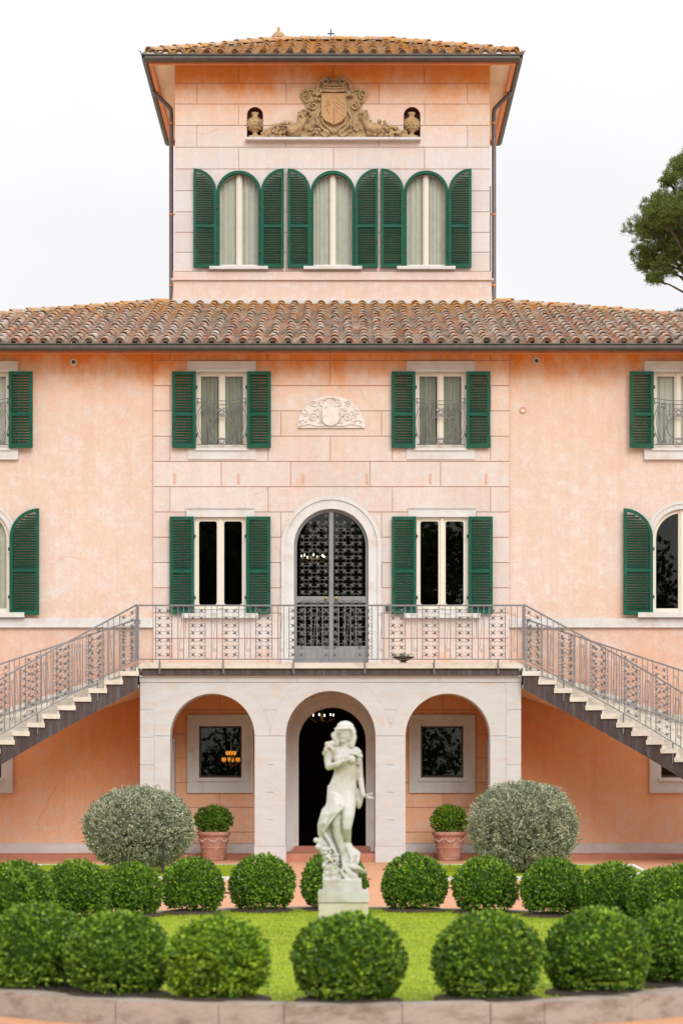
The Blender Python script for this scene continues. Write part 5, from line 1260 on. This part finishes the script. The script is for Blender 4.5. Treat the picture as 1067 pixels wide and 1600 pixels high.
# ================================================================== PINE
tx, ty = PX(1150, 70), 30.0; PN = empty('umbrella_pine', (tx, ty, 0), 'tall umbrella pine rising behind the right side of the house', 'tree')
rp = random.Random(14); m = MB(); m.tube([(tx + .6, ty, -.2), (tx + .5, ty, 6), (tx + .2, ty, 12), (tx, ty, 17), (tx + .1, ty, 20)], [.42, .36, .30, .24, .12], 10); trunk = m.build('trunk', 'bark', PN, smooth=True)
clumps = []
def q7(px, py, dy=0): return Vector((PX(px + 9, 70), ty + dy, PZ(py + 9, 70)))
for (px, py, r) in ((1065, 265, .75), (1045, 300, .7), (1020, 310, .55), (1015, 335, .6), (1040, 345, .7), (1000, 355, .45), (1000, 385, .45), (1022, 375, .6), (1050, 385, .6), (1005, 402, .4), (1030, 410, .5), (1065, 340, .7), (1085, 250, .9), (1110, 230, .9), (1140, 225, 1.0), (1170, 230, 1.0), (1200, 250, 1.0), (1225, 280, .9), (1240, 320, .8), (1250, 360, .7), (1090, 300, .9), (1130, 290, 1.0), (1180, 300, 1.0), (1100, 370, .8), (1150, 360, .9), (1200, 370, .8), (1220, 410, .6), (1075, 420, .45), (1120, 430, .6), (1012, 430, .28), (1062, 478, .4), (1080, 455, .4), (1050, 492, .22), (1075, 498, .5), (1100, 480, .5), (1030, 285, .4), (1055, 250, .45)):
    clumps.append((q7(px, py, rp.uniform(-1.2, 1.2)), r))
for k in range(26): a = rp.uniform(0, 6.28); e = rp.uniform(.1, 1.0); clumps.append((Vector((tx, ty, PZ(360, 70))) + Vector((3.0 * math.cos(a) * e, 3.0 * math.sin(a) * math.sqrt(e) + rp.uniform(-.4, .4), rp.uniform(-.6, 2.3) * (1.25 - e))), rp.uniform(.5, .9)))
m = MB()
for c_, r in clumps:
    s0 = Vector((tx + rp.uniform(-.1, .3), ty, min(c_.z - .5, rp.uniform(15.5, 18.5)))); mid = s0.lerp(c_, .55) + Vector((0, 0, -.35 + rp.uniform(-.2, .2)))
    m.tube([s0, s0.lerp(mid, .5) + Vector((0, 0, -.1)), mid, mid.lerp(c_, .6) + Vector((0, 0, .05)), c_], [.085, .06, .045, .03, .012], 5)
    for j in range(5): d = Vector((rp.gauss(0, 1), rp.gauss(0, 1), rp.gauss(0, .7))).normalized() * r * .8; m.tube([mid.lerp(c_, .7), c_ + d * .5, c_ + d], [.02, .013, .006], 4)
m.build('branches', 'bark', PN)
VV = []
for c_, r in clumps:
    nt = int(150 * r + 30)
    ct = np.array(c_) + dirs(nt) * (nr.random(nt)[:, None] ** .45) * r * np.array([1, 1, .72]); k = 26
    base = np.repeat(ct, k, 0); d = dirs(nt * k) * .8 + np.array([0, 0, .55]); d /= np.linalg.norm(d, axis=1, keepdims=True)
    L = nr.uniform(.10, .20, nt * k); VV.append(leaf_np(base + d * L[:, None] * .5, d, dirs(nt * k), L, nr.uniform(.012, .022, nt * k)))
mk('crown', quads_mesh('crown', np.concatenate(VV) - np.array(W[PN]), 'pine'), PN)
# ================================================================== TREES ACROSS THE DRIVE (seen mirrored in the panes)
def crown_mesh(seed, n=9000, rx=4.6, rz=5.2):
    rr = random.Random(seed); VV = []
    for k in range(34):
        c_ = np.array([rr.gauss(0, rx * .45), rr.gauss(0, rx * .45), rr.uniform(-rz * .75, rz * .8)]); kk = n // 34
        p = c_ + dirs(kk) * (nr.random(kk)[:, None] ** .4) * rr.uniform(1.3, 2.3); VV.append(leaf_np(p, dirs(kk), dirs(kk), nr.uniform(.3, .55, kk), nr.uniform(.2, .35, kk)))
    return quads_mesh('crown', np.concatenate(VV), 'tree_leaf')
CR = [crown_mesh(1), crown_mesh(2)]; TK = MB().tube([(0, 0, -.2), (.1, 0, 3), (0, .1, 6), (.2, 0, 10)], [.45, .36, .28, .12], 9).mesh('trunk', 'bark', smooth=True)
for i, (x, y, s) in enumerate(((-24, -96, 1.25), (-13, -100, 1.4), (-4.5, -95, 1.45), (4.5, -99, 1.5), (16, -95, 1.25), (27, -98, 1.3))):
    T_ = empty('broadleaf_tree', (x, y, 0), words[i] + ' broadleaf tree from the left across the drive, facing the house', 'tree', 'trees facing the house'); T_.scale = (s, s, s); T_.rotation_euler = (0, 0, i * 1.7)
    for nm, me in (('crown', CR[i % 2]), ('trunk', TK)):
        c_ = bpy.data.objects.new(nm, me); COL.objects.link(c_); c_.parent = T_; c_.location = (0, 0, 8.6 if nm == 'crown' else 0)

hg = []  # unseen foliage bank added to keep bright sky out of the pane reflections
for k in range(60):
    c_ = np.array([rp.uniform(-46, 46), -90 + rp.uniform(-1, 1), rp.uniform(.5, 4.6)]); kk = 260
    p = c_ + dirs(kk) * (nr.random(kk)[:, None] ** .4) * 2.0; hg.append(leaf_np(p, dirs(kk), dirs(kk), nr.uniform(.3, .5, kk), nr.uniform(.2, .35, kk)))
tag(mk('sky_blocker_hedge', quads_mesh('sky_blocker_hedge', np.concatenate(hg), 'tree_leaf')), 'unseen dark leafy bank added to block sky reflected in the panes', 'sky_blocker_hedge', kind='stuff')
